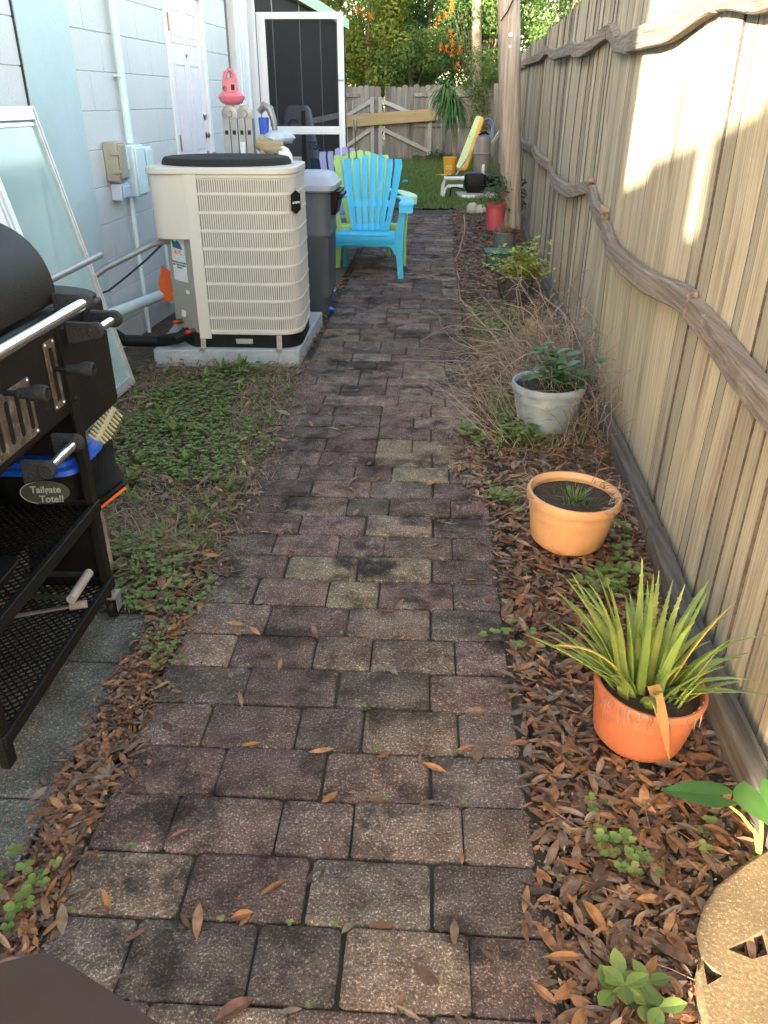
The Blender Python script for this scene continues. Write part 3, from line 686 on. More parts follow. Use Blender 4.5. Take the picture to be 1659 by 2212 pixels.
for x in (-1.31, -.86):
    b = MB(); b.bar((x, 4.545, .072), (x, 4.56, .155), .03, .003, (0, 1, 0)); b.b2((x - .015, 4.50, .0755), (x + .015, 4.545, .0785))
    for k in range(3):
        b.b2((x - .006, 4.5435 + k * .003, .088 + k * .02), (x + .006, 4.547 + k * .003, .098 + k * .02))
    b.build('hold_down_strap', M_tool, ac)
# badge and its lettering on the right side
bc = Vector((-.735, 4.620, .88)); TB = frame(bc, (.50, .87, 0), (0, 0, 1))
b = MB(); b.prism([(0, -.062), (.040, -.040), (.040, .040), (0, .062), (-.040, .040), (-.040, -.040)], .003, TB); bd = b.build('badge', M_black, ac)
text_mesh('amana', .024, TB @ Matrix.Translation((0, 0, .0035))).build('lettering', M_sticker, bd)
# stickers on the service panel
d = (pa - pb).normalized(); nrm = Vector((d.y, -d.x, 0))
TS = frame(pb + d * .115 + nrm * .0015 + Vector((0, 0, .565)), d, (0, 0, 1))
b = MB(TS); b.b2((-.072, -.125, 0), (.072, .125, .001)); st = b.build('sticker', M_sticker, ac)
b = MB(TS); b.prism([(-.05, .06), (.05, .055), (.03, .085), (0, .105), (-.02, .09), (-.055, .1)], .0012, Matrix.Translation((0, 0, .0008))); b.build('emblem', M_bprint, st)
b = text_mesh('A / C', .034, TS @ Matrix.Translation((0, .035, .0015))); b.build('lettering', M_redcap, st)
b = text_mesh('HEATING & COOLING\nAIR CONDITIONING\nSERVICE', .0145, TS @ Matrix.Translation((0, -.035, .0015))); b.build('lettering', M_navy, st)
for (du, z, w_, hh, m) in ((.035, .40, .03, .03, M_purple), (.17, .385, .035, .02, M_sticker), (.10, .25, .045, .04, M_sticker)):
    T2 = frame(pb + d * du + nrm * .0015 + Vector((0, 0, z)), d, (.2, 0, 1)); b = MB(T2); b.b2((-w_ / 2, -hh / 2, 0), (w_ / 2, hh / 2, .001)); b.build('sticker', m, ac)
# valves with red caps
for (px, py) in ((398, 690), (382, 668)):
    q = pb + d * (.20 if px > 390 else .07); c = Vector((q.x, q.y, .165 if px > 390 else .2)) + nrm * .02
    b = MB(); b.tube([c - nrm * .03, c + nrm * .02], .016, 8); v = b.build('service_valve', M_brass, ac)
    b = MB(); b.tube([c + nrm * .02, c + nrm * .04], .012, 8); b.build('valve_cap', M_redcap, v)
b = MB(); q = pb + d * .17 + nrm * .02; b.tube([(q.x, q.y, .15), (q.x - .06, q.y - .05, .13), (-1.60, 4.60, .10), (-1.76, 4.5, .13), (-1.83, 4.42, .22), (-1.88, 4.38, .40)], .034, 12)
b.build('insulated_line', M_black, ac)
b = MB(); q = pb + d * .03 + Vector((0, 0, .66)); b.tube([q + nrm * .0 , (-1.58, 4.66, .645), (-1.70, 4.55, .59), (-1.80, 4.46, .545), (-1.88, 4.34, .48)], .018, 10)
b.build('power_conduit', M_galv, ac)
b = MB(); b.tube([q + nrm * .02, (-1.62, 4.64, .56), (-1.72, 4.55, .48), (-1.80, 4.48, .42), (-1.90, 4.3, .40)], .006, 6); b.build('thin_cable', M_gbracket, ac)
# orange scrap behind
b = MB(); b.prism([(0, 0), (.09, .02), (.07, .2), (.02, .24), (-.02, .12)], .006, frame((-1.78, 5.34, .16), (.8, .4, 0), (-.2, 0, 1)))
tag(b.build('orange_panel', M_orange), 'torn orange plastic piece wedged behind the air conditioner', 'plastic piece')

# ================================================================ TRASH BIN
bn = thing('trash_bin', 'tall dark grey wheeled trash bin with pale lilac grey lid behind the air conditioner', 'trash bin', (-.93, 5.86, 0))
def rr(cx, cy, wx, wy, r, n=6):
    return rounded([(cx - wx / 2, cy - wy / 2), (cx + wx / 2, cy - wy / 2), (cx + wx / 2, cy + wy / 2), (cx - wx / 2, cy + wy / 2)], [r] * 4, n)
def loft(b, sections, cap=True):
    """sections: list of (poly, z)"""
    n = len(sections[0][0]); vs = []
    for poly, z in sections: vs += [(x, y, z) for x, y in poly]
    fs = [(i * n + k, i * n + (k + 1) % n, (i + 1) * n + (k + 1) % n, (i + 1) * n + k) for i in range(len(sections) - 1) for k in range(n)]
    if cap: fs += [tuple(range(n))[::-1], tuple((len(sections) - 1) * n + k for k in range(n))]
    return b.add(vs, fs)
cx, cy = -.915, 5.87
b = MB(); loft(b, [(rr(cx, cy, .40, .42, .07), 0), (rr(cx, cy, .42, .44, .07), .12), (rr(cx, cy, .455, .47, .08), .14), (rr(cx, cy, .475, .49, .08), .54), (rr(cx, cy, .490, .50, .08), .55), (rr(cx, cy, .490, .50, .08), .57), (rr(cx, cy, .48, .495, .08), .58), (rr(cx, cy, .50, .52, .08), .84)])
b.build('body', M_bin, bn)
b = MB(); loft(b, [(rr(cx, cy, .55, .57, .09), .835), (rr(cx, cy, .57, .59, .10), .845), (rr(cx, cy, .57, .59, .10), .875), (rr(cx, cy, .53, .55, .10), .89), (rr(cx, cy, .49, .50, .10), .925), (rr(cx, cy, .42, .44, .10), .94)])
b.build('lid', M_lid, bn)
b = MB(); b.tube([(cx + .24, cy - .16, .80), (cx + .31, cy - .13, .80), (cx + .31, cy + .12, .80), (cx + .24, cy + .15, .80)], .018, 8)
loft(b, [(rr(cx + .25, cy, .05, .30, .02), .68), (rr(cx + .27, cy, .08, .34, .03), .83)]); b.build('handle', M_black, bn)
for s_ in (-1,):
    b = MB(); b.lathe([(0, -.025), (.07, -.025), (.08, -.015), (.08, .015), (.07, .025), (0, .025)], (cx + s_ * .2, cy + .2, .08), 20, Matrix.Rotation(R(90), 4, 'Y')); b.build('wheel', M_black, bn)

# ================================================================ PLASTIC ADIRONDACK CHAIRS
def make_chair(name, m, label, arm_m=None):
    """front faces -Y, origin on the ground under the seat front"""
    t = thing(name, label, 'chair', (0, 0, 0), 'moulded plastic garden chairs in a row along the path')
    W = .27
    # back: fan of seven slats joined at the foot, leaning back
    def bp(u, h):  # u across at unit width, h height along back
        lean = .30; z = .34 + h * .62; yb = .42 + h * .62 * lean
        wdt = .165 + .10 * min(1, h / .8) - (.0 if h < .8 else .015 * (h - .8) / .2)
        curve = .05 * (u * u)
        return (u * wdt, yb - curve, z)
    def topz(u): return 1.0 - .17 * u * u - .0 * abs(u)
    b = MB(); n = 7
    for i in range(n):
        ua = -1 + 2 * i / n; ub = ua + 2 / n; gp = .034
        ua2, ub2 = ua + (gp if i else 0), ub - (gp if i < n - 1 else 0)
        hs = [.0, .08, .085, .3, .315, .39, .395, .41, .6, .85, .93]
        rows = []
        for h in hs:
            solid = (h <= .081) or (.314 < h < .392)
            a, c = (ua, ub) if solid else (ua2, ub2)
            rows.append([bp(a, h), bp((a + c) / 2, h), bp(c, h)])
        hm = topz((ua + ub) / 2); a, c = ua2, ub2
        rows.append([bp(a, min(topz(a), hm) - .015), bp((a + c) / 2, hm - .002), bp(c, min(topz(c), hm) - .015)])
        vs = []
        for r_ in rows:
            for k, p in enumerate(r_): vs.append((p[0], p[1] - (.006 if k == 1 else 0), p[2]))
        nv = len(vs); vs += [(p[0], p[1] + .014, p[2]) for p in vs]
        fs = []; m_ = len(rows)
        for r_ in range(m_ - 1):
            for k in range(2):
                q = r_ * 3 + k; fs.append((q, q + 1, q + 4, q + 3)); fs.append((q + nv + 3, q + nv + 4, q + nv + 1, q + nv))
            fs.append((r_ * 3 + 3, r_ * 3, r_ * 3 + nv, r_ * 3 + 3 + nv)[::-1]); fs.append((r_ * 3 + 2, r_ * 3 + 5, r_ * 3 + 5 + nv, r_ * 3 + 2 + nv)[::-1])
        e = (m_ - 1) * 3
        for k in range(2): fs.append((e + k, e + k + 1, e + k + 1 + nv, e + k + nv)); fs.append((k + 1, k, k + nv, k + 1 + nv))
        b.add(vs, fs)
    b.build('backrest', m, t)
    # seat: slatted pan with rolled front
    b = MB(); xs = [-.26, .26]
    prof = [(.0, .27), (-.015, .30), (-.012, .345), (.01, .368), (.05, .375), (.20, .355), (.36, .325), (.44, .335)]
    vs = []
    for (y_, z_) in prof: vs += [(-W + .012, y_, z_), (W - .012, y_, z_)]
    vs += [(p[0], p[1] + .0, p[2] - .012) for p in vs[:]]; k = len(prof) * 2
    vs = [v if i < k else (v[0], v[1] + (.012 if i < k + 6 else 0), v[2]) for i, v in enumerate(vs)]
    fs = [(2 * i, 2 * i + 1, 2 * i + 3, 2 * i + 2) for i in range(len(prof) - 1)] + [(k + 2 * i + 2, k + 2 * i + 3, k + 2 * i + 1, k + 2 * i) for i in range(len(prof) - 1)]
    b.add(vs, fs)
    for i in range(5): b.b2((-W + .02, .06 + i * .07, .358 - i * .007), (W - .02, .105 + i * .07, .366 - i * .007))
    b.b2((-.19, -.014, .352), (-.005, -.004, .357)); b.b2((.005, -.014, .352), (.19, -.014 + .01, .357))
    b.build('seat', m, t)
    # front apron arch
    b = MB(); N_ = 14; vs = []
    for i in range(N_ + 1):
        u = -1 + 2 * i / N_; zl = .275 - .085 * max(0, (abs(u) - .78) / .22) ** 1.5
        vs += [(u * W, -.006, .36), (u * W, -.006, zl)]
    k = len(vs); vs += [(p[0], p[1] + .012, p[2]) for p in vs]
    fs = [(2 * i + 1, 2 * i + 3, 2 * i + 2, 2 * i) for i in range(N_)] + [(k + 2 * i, k + 2 * i + 2, k + 2 * i + 3, k + 2 * i + 1) for i in range(N_)] + [(2 * i + 1, k + 2 * i + 1, k + 2 * i + 3, 2 * i + 3) for i in range(N_)]
    b.add(vs, fs); b.build('apron', m, t)
    for s_ in (-1, 1):
        # front leg: wide flared channel from the arm down to a narrow foot
        b = MB(); sec = [(.0, .290, .335, .03), (.20, .272, .330, .045), (.35, .262, .335, .06), (.48, .285, .345, .06), (.59, .315, .375, .075), (.615, .310, .385, .085)]
        vs = []
        for (z_, xa, xb, dp) in sec:
            y0 = -.015 + .02 * (1 - z_ / .6); vs += [(s_ * xa, y0, z_), (s_ * xb, y0 + .004, z_), (s_ * xb, y0 + dp, z_), (s_ * (xb - .012), y0 + dp, z_), (s_ * (xb - .012), y0 + .014, z_), (s_ * xa, y0 + .012, z_)]
        fs = [tuple(range(6)), tuple(5 * 6 + i for i in range(6))]
        for i in range(5):
            for k in range(6): fs.append((i * 6 + k, i * 6 + (k + 1) % 6, (i + 1) * 6 + (k + 1) % 6, (i + 1) * 6 + k))
        b.add(vs, fs); b.build('leg', m, t, bevel=.002)
        b = MB(); b.bar((s_ * .235, .42, .34), (s_ * .265, .55, .0), .045, .03, (1, 0, 0)); b.bar((s_ * .262, .02, .34), (s_ * .245, .45, .30), .02, .06)
        b.build('leg', m, t, bevel=.004)
        # arm
        b = MB(); pr = [(-.045, .600, .30, .41), (-.03, .612, .295, .42), (.03, .618, .292, .42), (.20, .622, .290, .405), (.36, .625, .255, .36), (.455, .625, .215, .31)]
        vs = []
        for (y_, z_, xa, xb) in pr: vs += [(s_ * xa, y_, z_), (s_ * xb, y_, z_), (s_ * xb, y_, z_ - .018), (s_ * xa, y_, z_ - .018)]
        vs[2] = (vs[2][0], vs[2][1] + .004, vs[2][2] - .05); vs[3] = (vs[3][0], vs[3][1] + .004, vs[3][2] - .05)
        fs = [(0, 1, 2, 3), tuple(20 + i for i in (3, 2, 1, 0))]
        for i in range(5):
            for k in range(4): fs.append((i * 4 + k, i * 4 + (k + 1) % 4, (i + 1) * 4 + (k + 1) % 4, (i + 1) * 4 + k))
        b.add(vs, fs); b.build('armrest', arm_m or m, t, bevel=.004)
    return t
c1 = make_chair('garden_chair', M_bluechair, 'turquoise blue plastic chair at the front of the row beside the trash bin')
c1.location = (-.55, 7.06, 0); c1.rotation_euler = (0, 0, R(-4))
def dup_chair(loc, rz, label, m, arm=None):
    r_ = c1.copy(); COL.objects.link(r_); r_.location = loc; r_.rotation_euler = (0, 0, rz); r_['label'] = label
    for ch in list(c1.children):
        c = ch.copy(); c.data = ch.data.copy(); COL.objects.link(c); c.parent = r_; c.data.materials[0] = arm if (arm and ch.name.startswith('armrest')) else m
        for g_ in ch.children:
            q = g_.copy(); COL.objects.link(q); q.parent = c
    return r_
dup_chair((-.53, 7.58, 0), R(13), 'lime green plastic chair directly behind the turquoise chair', M_lime, M_limeb)
dup_chair((-.78, 8.12, 0), R(8), 'lilac purple plastic chair at the back of the row', M_purple)

# ================================================================ THINGS BEHIND THE AIR CONDITIONER
LX, LY = -1.545, 6.25
ld = thing('folding_ladder', 'folded aluminium multi position ladder with square rung holes and blue sticker', 'ladder', (-1.4, 6.25, 0))
for i in range(4):
    x = -1.485 + i * .0545 + .027
    b = MB(); b.box((x, 6.25, .63), (.050, .085, 1.26)); r_ = b.build('rail', M_alu, ld, bevel=.003)
    b = MB()
    for z in (1.17, .88, .59, .30): b.box((x, 6.2065, z), (.022, .002, .028))
    b.build('rung_hole', M_black, r_)
for x in (-1.431, -1.322):
    b = MB(); b.lathe([(0, 0), (.052, 0), (.056, .006), (.056, .018), (.04, .022), (.022, .022), (.018, .03), (0, .03)], (x, 6.24, 1.288), 24, Matrix.Rotation(R(90), 4, 'X')); b.build('hinge', M_galv, ld)
b = MB(); b.box((-1.3495, 6.2067, .98), (.034, .002, .26)); st = b.build('sticker', M_sticker, ld)
text_mesh('LADDER', .03, frame((-1.3495, 6.2052, .98), (0, 0, -1), (1, 0, 0))).build('lettering', M_bprint, st)
bl = thing('leaf_blower', 'faded pink red handheld blower with arched handle standing on the folded ladder', 'leaf blower', (-1.42, 6.26, 1.33))
b = MB(); b.lathe([(0, 1.345), (.045, 1.345), (.075, 1.36), (.092, 1.385), (.094, 1.40), (.080, 1.418), (.055, 1.43), (0, 1.432)], (-1.412, 6.25, 0), 28, Matrix.Diagonal((1, .85, 1, 1)))
loft(b, [(rr(-1.415, 6.25, .105, .09, .03), 1.425), (rr(-1.413, 6.25, .092, .08, .03), 1.47), (rr(-1.405, 6.25, .070, .065, .025), 1.505), (rr(-1.400, 6.25, .062, .055, .022), 1.512)])
b.build('housing', M_pink, bl)
b = MB(); b.tube([(-1.452, 6.235, 1.43), (-1.450, 6.235, 1.49), (-1.440, 6.235, 1.54), (-1.415, 6.235, 1.562), (-1.392, 6.235, 1.555), (-1.378, 6.235, 1.53), (-1.378, 6.235, 1.50)], [.020, .017, .015, .014, .014, .015, .019], 12); b.build('handle', M_pink, bl)
b = MB(); b.lathe([(.014, 0), (.015, .010), (.010, .010), (.009, .002), (0, .002)], (-1.447, 6.212, 1.447), 14, Matrix.Rotation(R(90), 4, 'X')); b.build('air_intake', M_rust, bl)
b = MB(); b.box((-1.388, 6.203, 1.455), (.022, .006, .034)); b.build('switch_plate', M_gbracket, bl)
# cardboard boxes that carry the clutter
b = MB(); b.box((-1.12, 6.30, .50), (.34, .30, 1.0), (0, 0, R(6))); tag(b.build('cardboard_box', M_cardboard, bevel=.003), 'tall brown cardboard box behind the air conditioner under the beige roll', 'box')
b = MB(); pts = [(-1.235, 6.22, 1.12), (-1.19, 6.21, 1.085), (-1.12, 6.20, 1.07), (-1.055, 6.20, 1.065)]
b.tube(pts, [.052, .058, .055, .052], 14); tag(b.build('foam_roll', M_roll), 'beige rolled foam mat lying on clutter right of the ladder', 'foam roll')
b = MB(); rnd = random.Random(21)
def crumple(b, c, r3, seed=0, n=14, am=.35):
    vs = []; m_ = 8
    for i in range(m_ + 1):
        ph = math.pi * i / m_
        for k in range(n):
            a = 2 * math.pi * k / n; d_ = Vector((math.sin(ph) * math.cos(a), math.sin(ph) * math.sin(a), math.cos(ph)))
            q = 1 + am * noise.noise((d_.x * 2.2 + seed, d_.y * 2.2, d_.z * 2.2))
            vs.append((c[0] + d_.x * r3[0] * q, c[1] + d_.y * r3[1] * q, c[2] + d_.z * r3[2] * q))
    fs = [(i * n + k, (i + 1) * n + k, (i + 1) * n + (k + 1) % n, i * n + (k + 1) % n) for i in range(m_) for k in range(n)]
    return b.add(vs, fs)
crumple(b, (-1.10, 6.26, 1.135), (.12, .09, .045), 3); tag(b.build('plastic_bag', M_bag), 'crumpled white and blue plastic bag lying over the beige roll', 'bag')
b = MB(); loft(b, [(rr(-1.205, 6.30, .055, .06, .012), 1.14), (rr(-1.205, 6.30, .068, .07, .014), 1.265)]); tag(b.build('blue_cup', M_blue), 'bright blue plastic cup right of the folded ladder', 'cup')
b = MB(); b.tube([(-1.24, 6.34, 1.30), (-1.20, 6.33, 1.34), (-1.16, 6.32, 1.32), (-1.135, 6.32, 1.24), (-1.13, 6.32, 1.16)], [.02, .03, .028, .022, .018], 10); tag(b.build('clear_tubing', M_galv), 'translucent grey bent tube above the blue cup', 'tube')
b = MB(); crumple(b, (-1.10, 6.18, 1.015), (.035, .03, .035), 9); tag(b.build('dark_bottle', M_black), 'small black bottle under the beige roll', 'bottle')
b = MB(); b.prism([(-.05, -.03), (.05, -.03), (.045, .01), (.02, .05), (-.01, .065), (-.05, .06)], .02, frame((-1.035, 6.17, 1.02), (1, 0, 0), (0, 0, 1))); tag(b.build('foam_offcut', M_white, bevel=.004), 'white rounded offcut right of the small black bottle', 'offcut')
b = MB(); b.tube([(-1.21, 6.16, 1.05), (-1.17, 6.15, 1.02), (-1.15, 6.15, .95)], .012, 8); b.tube([(-1.20, 6.14, 1.06), (-1.185, 6.13, 1.01), (-1.18, 6.13, .95)], .010, 8); tag(b.build('plastic_straps', M_roll), 'pale curved plastic straps beside the ladder foot of the roll', 'straps')
# tapered folding sign behind the screen door
sg = thing('folding_sign', 'grey tapered folding caution stand with blue letters behind the screen door', 'sign stand', (-1.42, 9.6, 0))
b = MB(); loft(b, [(rr(-1.48, 9.62, .66, .50, .04), 0), (rr(-1.46, 9.62, .40, .30, .05), .86), (rr(-1.455, 9.62, .27, .18, .05), 1.28), (rr(-1.455, 9.62, .20, .12, .04), 1.32)]); b.build('shell', M_sign, sg)
b = MB(); vs = [(-1.395, 9.35, .05), (-1.355, 9.35, .05), (-1.375, 9.515, 1.26), (-1.415, 9.515, 1.26)]; b.bar((-1.375, 9.352, .05), (-1.385, 9.515, 1.27), .045, .02, (0, 1, 0)); b.build('folding_leg', M_gbracket, sg)
T = frame((-1.50, 9.486, 1.12), (1, 0, 0), (0, .1, 1)); text_mesh('C', .17, T, .003, .006).build('lettering', M_navy, sg)
T = frame((-1.285, 9.408, .93), (1, 0, 0), (0, .2, 1)); text_mesh('TS', .11, T, .003, .005).build('lettering', M_bprint, sg)
b = MB(frame((-1.25, 9.385, .77), (1, 0, 0), (0, .2, 1))); b.b2((-.06, -.07, 0), (.09, .04, .003)); b.build('blue_block', M_bprint, sg)
b = MB(); b.bar(Yp(660, 264, 11.0), Yp(741, 247, 11.6), .03, .06); tag(b.build('leaning_board', M_brace), 'thin grey board slanting behind the screen door', 'board')
b = MB(); crumple(b, (-.735, 6.05, .05), (.03, .09, .05), 5, am=.6); crumple(b, (-.705, 5.80, .02), (.035, .04, .02), 8, am=.6); tag(b.build('blue_wrapper', M_blue), 'crumpled bright blue wrapper on the ground beside the trash bin', 'wrapper')
b = MB(); crumple(b, (-.75, 6.22, .09), (.04, .05, .05), 6, am=.6); tag(b.build('white_wrapper', M_bag), 'crumpled white wrapper just above the blue wrapper', 'wrapper')

# ================================================================ WINDOW PANELS LEANING ON THE WALL
lw = thing('leaning_window', 'large old sliding window with greenish glass leaning against the wall behind the grill', 'window panel', (-1.62, 3.5, 0))
pb_, pt_ = Vector((-1.605, 4.10, .0)), Vector((-1.905, 4.045, 1.345))
up = (pt_ - pb_).normalized(); along = Vector((-.042, -1, 0)).normalized(); Lh = (pt_ - pb_).length
TW = frame(pb_, along, up)   # local x away from the far edge towards the camera, local z out towards +x?
if (TW.to_3x3() @ Vector((0, 0, 1))).x < 0: flipz = -1
else: flipz = 1
def wb(b, x0, x1, y0, y1, z0, z1): b.b2((x0, y0, z0 * flipz), (x1, y1, z1 * flipz))
b = MB(TW); wb(b, 0, .035, 0, Lh, 0, .03); wb(b, .60, .64, 0, Lh, 0, .03); wb(b, .035, .60, Lh - .06, Lh, 0, .034); wb(b, .035, .60, 0, .05, 0, .03)
wb(b, .012, .02, .01, Lh - .01, .03, .036); wb(b, -.004, .0, 0, Lh, .0, .022); wb(b, .035, .60, Lh - .085, Lh - .065, .004, .02)
b.build('frame', M_winframe, lw, bevel=.002)
b = MB(TW); wb(b, .035, .60, .05, Lh - .06, .010, .015); b.build('glass', M_leanglass, lw)
b = MB(TW); wb(b, .085, .105, .06, Lh - .14, .002, .008); wb(b, .53, .55, .06, Lh - .14, .002, .008); wb(b, .105, .53, Lh - .20, Lh - .14, .002, .008); wb(b, .105, .53, .10, .13, .002, .008)
b.build('inner_bead', M_galv, lw)
lw2 = thing('window_sash', 'pale metal window sash leaning in front of the far left of the big window', 'window panel', (-1.6, 2.6, 0))
p2 = Vector((-1.59, 3.50, 0)); t2 = Vector((-1.87, 3.47, 1.28)); u2 = (t2 - p2).normalized(); TW2 = frame(p2, along, u2); L2 = (t2 - p2).length
b = MB(TW2); 
for (x0, x1, z1) in ((0, .03, .03), (.045, .06, .025), (.085, .12, .03), (.62, .66, .03)): wb(b, x0, x1, 0, L2, 0, z1)
wb(b, .0, .62, L2 - .05, L2, .0, .024); wb(b, 0, .62, 0, .05, 0, .024); b.build('frame', M_white, lw2, bevel=.002)
b = MB(TW2); wb(b, .12, .62, .05, L2 - .05, .01, .014); b.build('glass', M_leanglass, lw2)
b = MB(); b.tube([Xp(60, 628, -1.44), Xp(216, 551, -1.47)], .0145, 12); tag(b.build('metal_tube', M_galv), 'plain grey metal tube resting across the leaning window', 'metal tube')
# yellow fan rake
rk = thing('fan_rake', 'cream yellow plastic rake head lying in the weeds behind the grill', 'rake', (-1.50, 3.35, 0))
b = MB()
S0, S1 = G(196, 976, .05), G(246, 884, .07)
for i in range(13):
    u = i / 12; sx, sy = 196 + 50 * u, 976 - 92 * u; wL, wR = 16 - 3 * u, 20 - 4 * abs(u - .5)
    p0, p1, p2_ = G(sx - wL, sy - wL * .9, .055), G(sx + wR, sy + wR * .95, .045), G(sx + wR + 2, sy + wR + 5, .02)
    b.tube([p0, G(sx, sy, .06), p1, p2_], [.006, .008, .007, .004], 6)
b.tube([S0, S1], .012, 6); b.tube([G(196, 976, .05), G(130, 1090, .03)], .012, 8)
b.build('rake_head', M_cream, rk)

# ================================================================ GRILL
gr = thing('charcoal_grill', 'big black charcoal barrel grill on an open wheeled cart at the left edge', 'grill', (-1.15, 1.6, 0))
FXG = -.90
b = MB(); b.b2((-1.42, .55, .665), (FXG, 1.915, .93)); b.b2((-1.42, 1.915, .585), (FXG - .004, 2.20, .895)); b.build('firebox', M_grill, gr, bevel=.012, seg=3)
b = MB(); b.b2((-1.36, 1.30, .585), (-1.0, 1.86, .664)); b.build('ash_pan', M_grill, gr, bevel=.008)
b = MB(); prof = []
for i in range(25):
    a = math.pi * i / 24; c_, s_ = math.cos(a), math.sin(a)
    prof.append((-1.165 + .262 * math.copysign(abs(c_) ** .72, c_), .94 + .205 * abs(s_) ** .80))
b.prism([(p[0], p[1]) for p in prof], 1.34, frame((0, 1.925, 0), (1, 0, 0), (0, 0, 1))); b.build('lid', M_grill, gr, bevel=.006)
b = MB(); prof2 = []
for i in range(17):
    a = math.pi * i / 16; prof2.append((-1.165 + .25 * math.copysign(abs(math.cos(a)) ** .7, math.cos(a)), .896 + .03 * abs(math.sin(a)) ** .8))
b.prism(prof2, .26, frame((0, 2.195, 0), (1, 0, 0), (0, 0, 1))); b.build('side_lid', M_grill, gr, bevel=.004)
def handle(name, p, q, out=.075, r=.0125, drop=0):
    """chrome bar between two cast brackets reaching out of the front face"""
    b = MB(); b.tube([p, q], r, 16); h_ = b.build(name, M_chrome, gr)
    for e, s_ in ((p, -1), (q, 1)):
        e = Vector(e); b = MB(); c = e + Vector((0, s_ * .010, 0))
        b.lathe([(0, -.012), (.019, -.012), (.022, -.006), (.022, .006), (.019, .012), (0, .012)], c, 18, Matrix.Rotation(R(90), 4, 'X'))
        b.add([(c.x, c.y - .009, c.z + .02), (c.x, c.y + .009, c.z + .02), (c.x, c.y + .009, c.z - .020), (c.x, c.y - .009, c.z - .020),
               (FXG - .001, c.y - .010, c.z + .022), (FXG - .001, c.y + .010, c.z + .022), (FXG - .001, c.y + .010, c.z - .034 - drop), (FXG - .001, c.y - .010, c.z - .034 - drop)],
              [(0, 1, 2, 3), (7, 6, 5, 4), (0, 4, 5, 1), (2, 6, 7, 3), (1, 5, 6, 2), (3, 7, 4, 0)])
        b.build('handle_bracket', M_gbracket, gr, bevel=.003)
handle('lid_handle', (-.825, .80, .945), (-.825, 1.885, .945), r=.014)
handle('side_handle', (-.822, 1.935, .868), (-.822, 2.04, .868), r=.0115)
handle('door_handle', (-.845, 1.60, .640), (-.845, 1.74, .640), r=.0115)
b = MB(); b.b2((FXG, 1.872, .60), (FXG + .006, 1.922, .93)); 
for z in (.70, .88): b.lathe([(0, 0), (.007, 0), (.005, .004), (0, .005)], (FXG + .006, 1.897, z), 8, Matrix.Rotation(R(90), 4, 'Y'))
b.build('corner_strap', M_grill, gr)
def knobrod(y, z, L_=.07):
    b = MB(); b.tube([(FXG - .01, y, z), (FXG + L_ * .45, y, z)], .0065, 8); b.build('lever_rod', M_grill, gr)
    b = MB(); b.lathe([(0, 0), (.011, 0), (.013, L_ * .25), (.015, L_ * .32), (.0185, L_ * .45), (.020, L_ * .58), (.018, L_ * .72), (.013, L_ * .76), (.012, L_ * .62), (0, L_ * .6)], (FXG + L_ * .42, y, z), 20, Matrix.Rotation(R(90), 4, 'Y')); b.build('lever_knob', M_gbracket, gr)
knobrod(1.825, .800, .085); knobrod(1.575, .825, .085)
b = MB(); b.tube([(-1.12, 2.195, .735), (-1.10, 2.26, .735)], .007, 8); b.build('lever_rod', M_brass, gr)
b = MB(); b.lathe([(0, -.026), (.016, -.020), (.025, 0), (.018, .018), (.009, .026), (.008, .045), (0, .045)], (-1.05, 2.30, .735), 20, Matrix.Rotation(R(70), 4, 'X')); b.build('lever_knob', M_gbracket, gr)
# damper plates
def damper(y0, y1, z0, z1, vertical):
    b = MB(); b.b2((FXG, y0, z0), (FXG + .004, y1, z1)); o = b.build('damper_plate', M_rust, gr, bevel=.001)
    b = MB()
    if vertical:
        b.b2((FXG + .004, (y0 + y1) / 2 - .009, z0 + .018), (FXG + .0048, (y0 + y1) / 2 + .009, z1 - .018))
    else:
        n = int((y1 - y0) / .045)
        for i in range(n):
            yc = y0 + (i + .5) * (y1 - y0) / n; hh = (z1 - z0) / 2 - .018; poly = [(math.cos(t) * .009, hh - .009 + math.sin(t) * .009) if t < math.pi else (math.cos(t) * .009, -hh + .009 + math.sin(t) * .009) for t in [math.pi * 2 * k / 16 + .001 for k in range(16)]]
            b.prism(poly, .0008, frame((FXG + .004, yc, (z0 + z1) / 2), (0, 1, 0), (0, 0, 1)))
    b.build('vent_slot', M_black, o)
    for yy in (y0 + .007, y1 - .007):
        for zz in (z0 + .007, z1 - .007):
            b = MB(); b.lathe([(0, 0), (.005, 0), (.0035, .003), (0, .0035)], (FXG + .004, yy, zz), 8, Matrix.Rotation(R(90), 4, 'Y')); b.build('bolt', M_iron, o)
damper(1.79, 1.845, .705, .872, True); damper(1.36, 1.69, .69, .825, False)
# cart
b = MB(); b.bar((-.915, 1.925, .06), (-.915, 1.925, .93), .022, .034, (0, 1, 0)); b.build('leg', M_grill, gr, bevel=.002)
b = MB(); b.bar((-1.395, 1.925, .05), (-1.395, 1.925, .66), .03, .03, (0, 1, 0)); b.build('leg', M_grill, gr, bevel=.002)
b = MB(); b.bar((-.915, 1.285, .05), (-.915, 1.285, .66), .022, .034, (0, 1, 0)); b.build('leg', M_grill, gr, bevel=.002)
b = MB(); b.bar((-1.395, 1.285, .05), (-1.395, 1.285, .66), .03, .03, (0, 1, 0)); b.build('leg', M_grill, gr, bevel=.002)
b = MB(); b.b2((-1.39, 1.952, .10), (-.925, 1.957, .58)); b.build('side_panel', M_grill, gr)
b = MB(); b.b2((-1.41, 1.262, .09), (-.93, 1.268, .66)); b.build('side_panel', M_grill, gr); b = MB(); b.b2((-1.415, 1.27, .10), (-1.41, 1.94, .66)); b.build('side_panel', M_grill, gr)
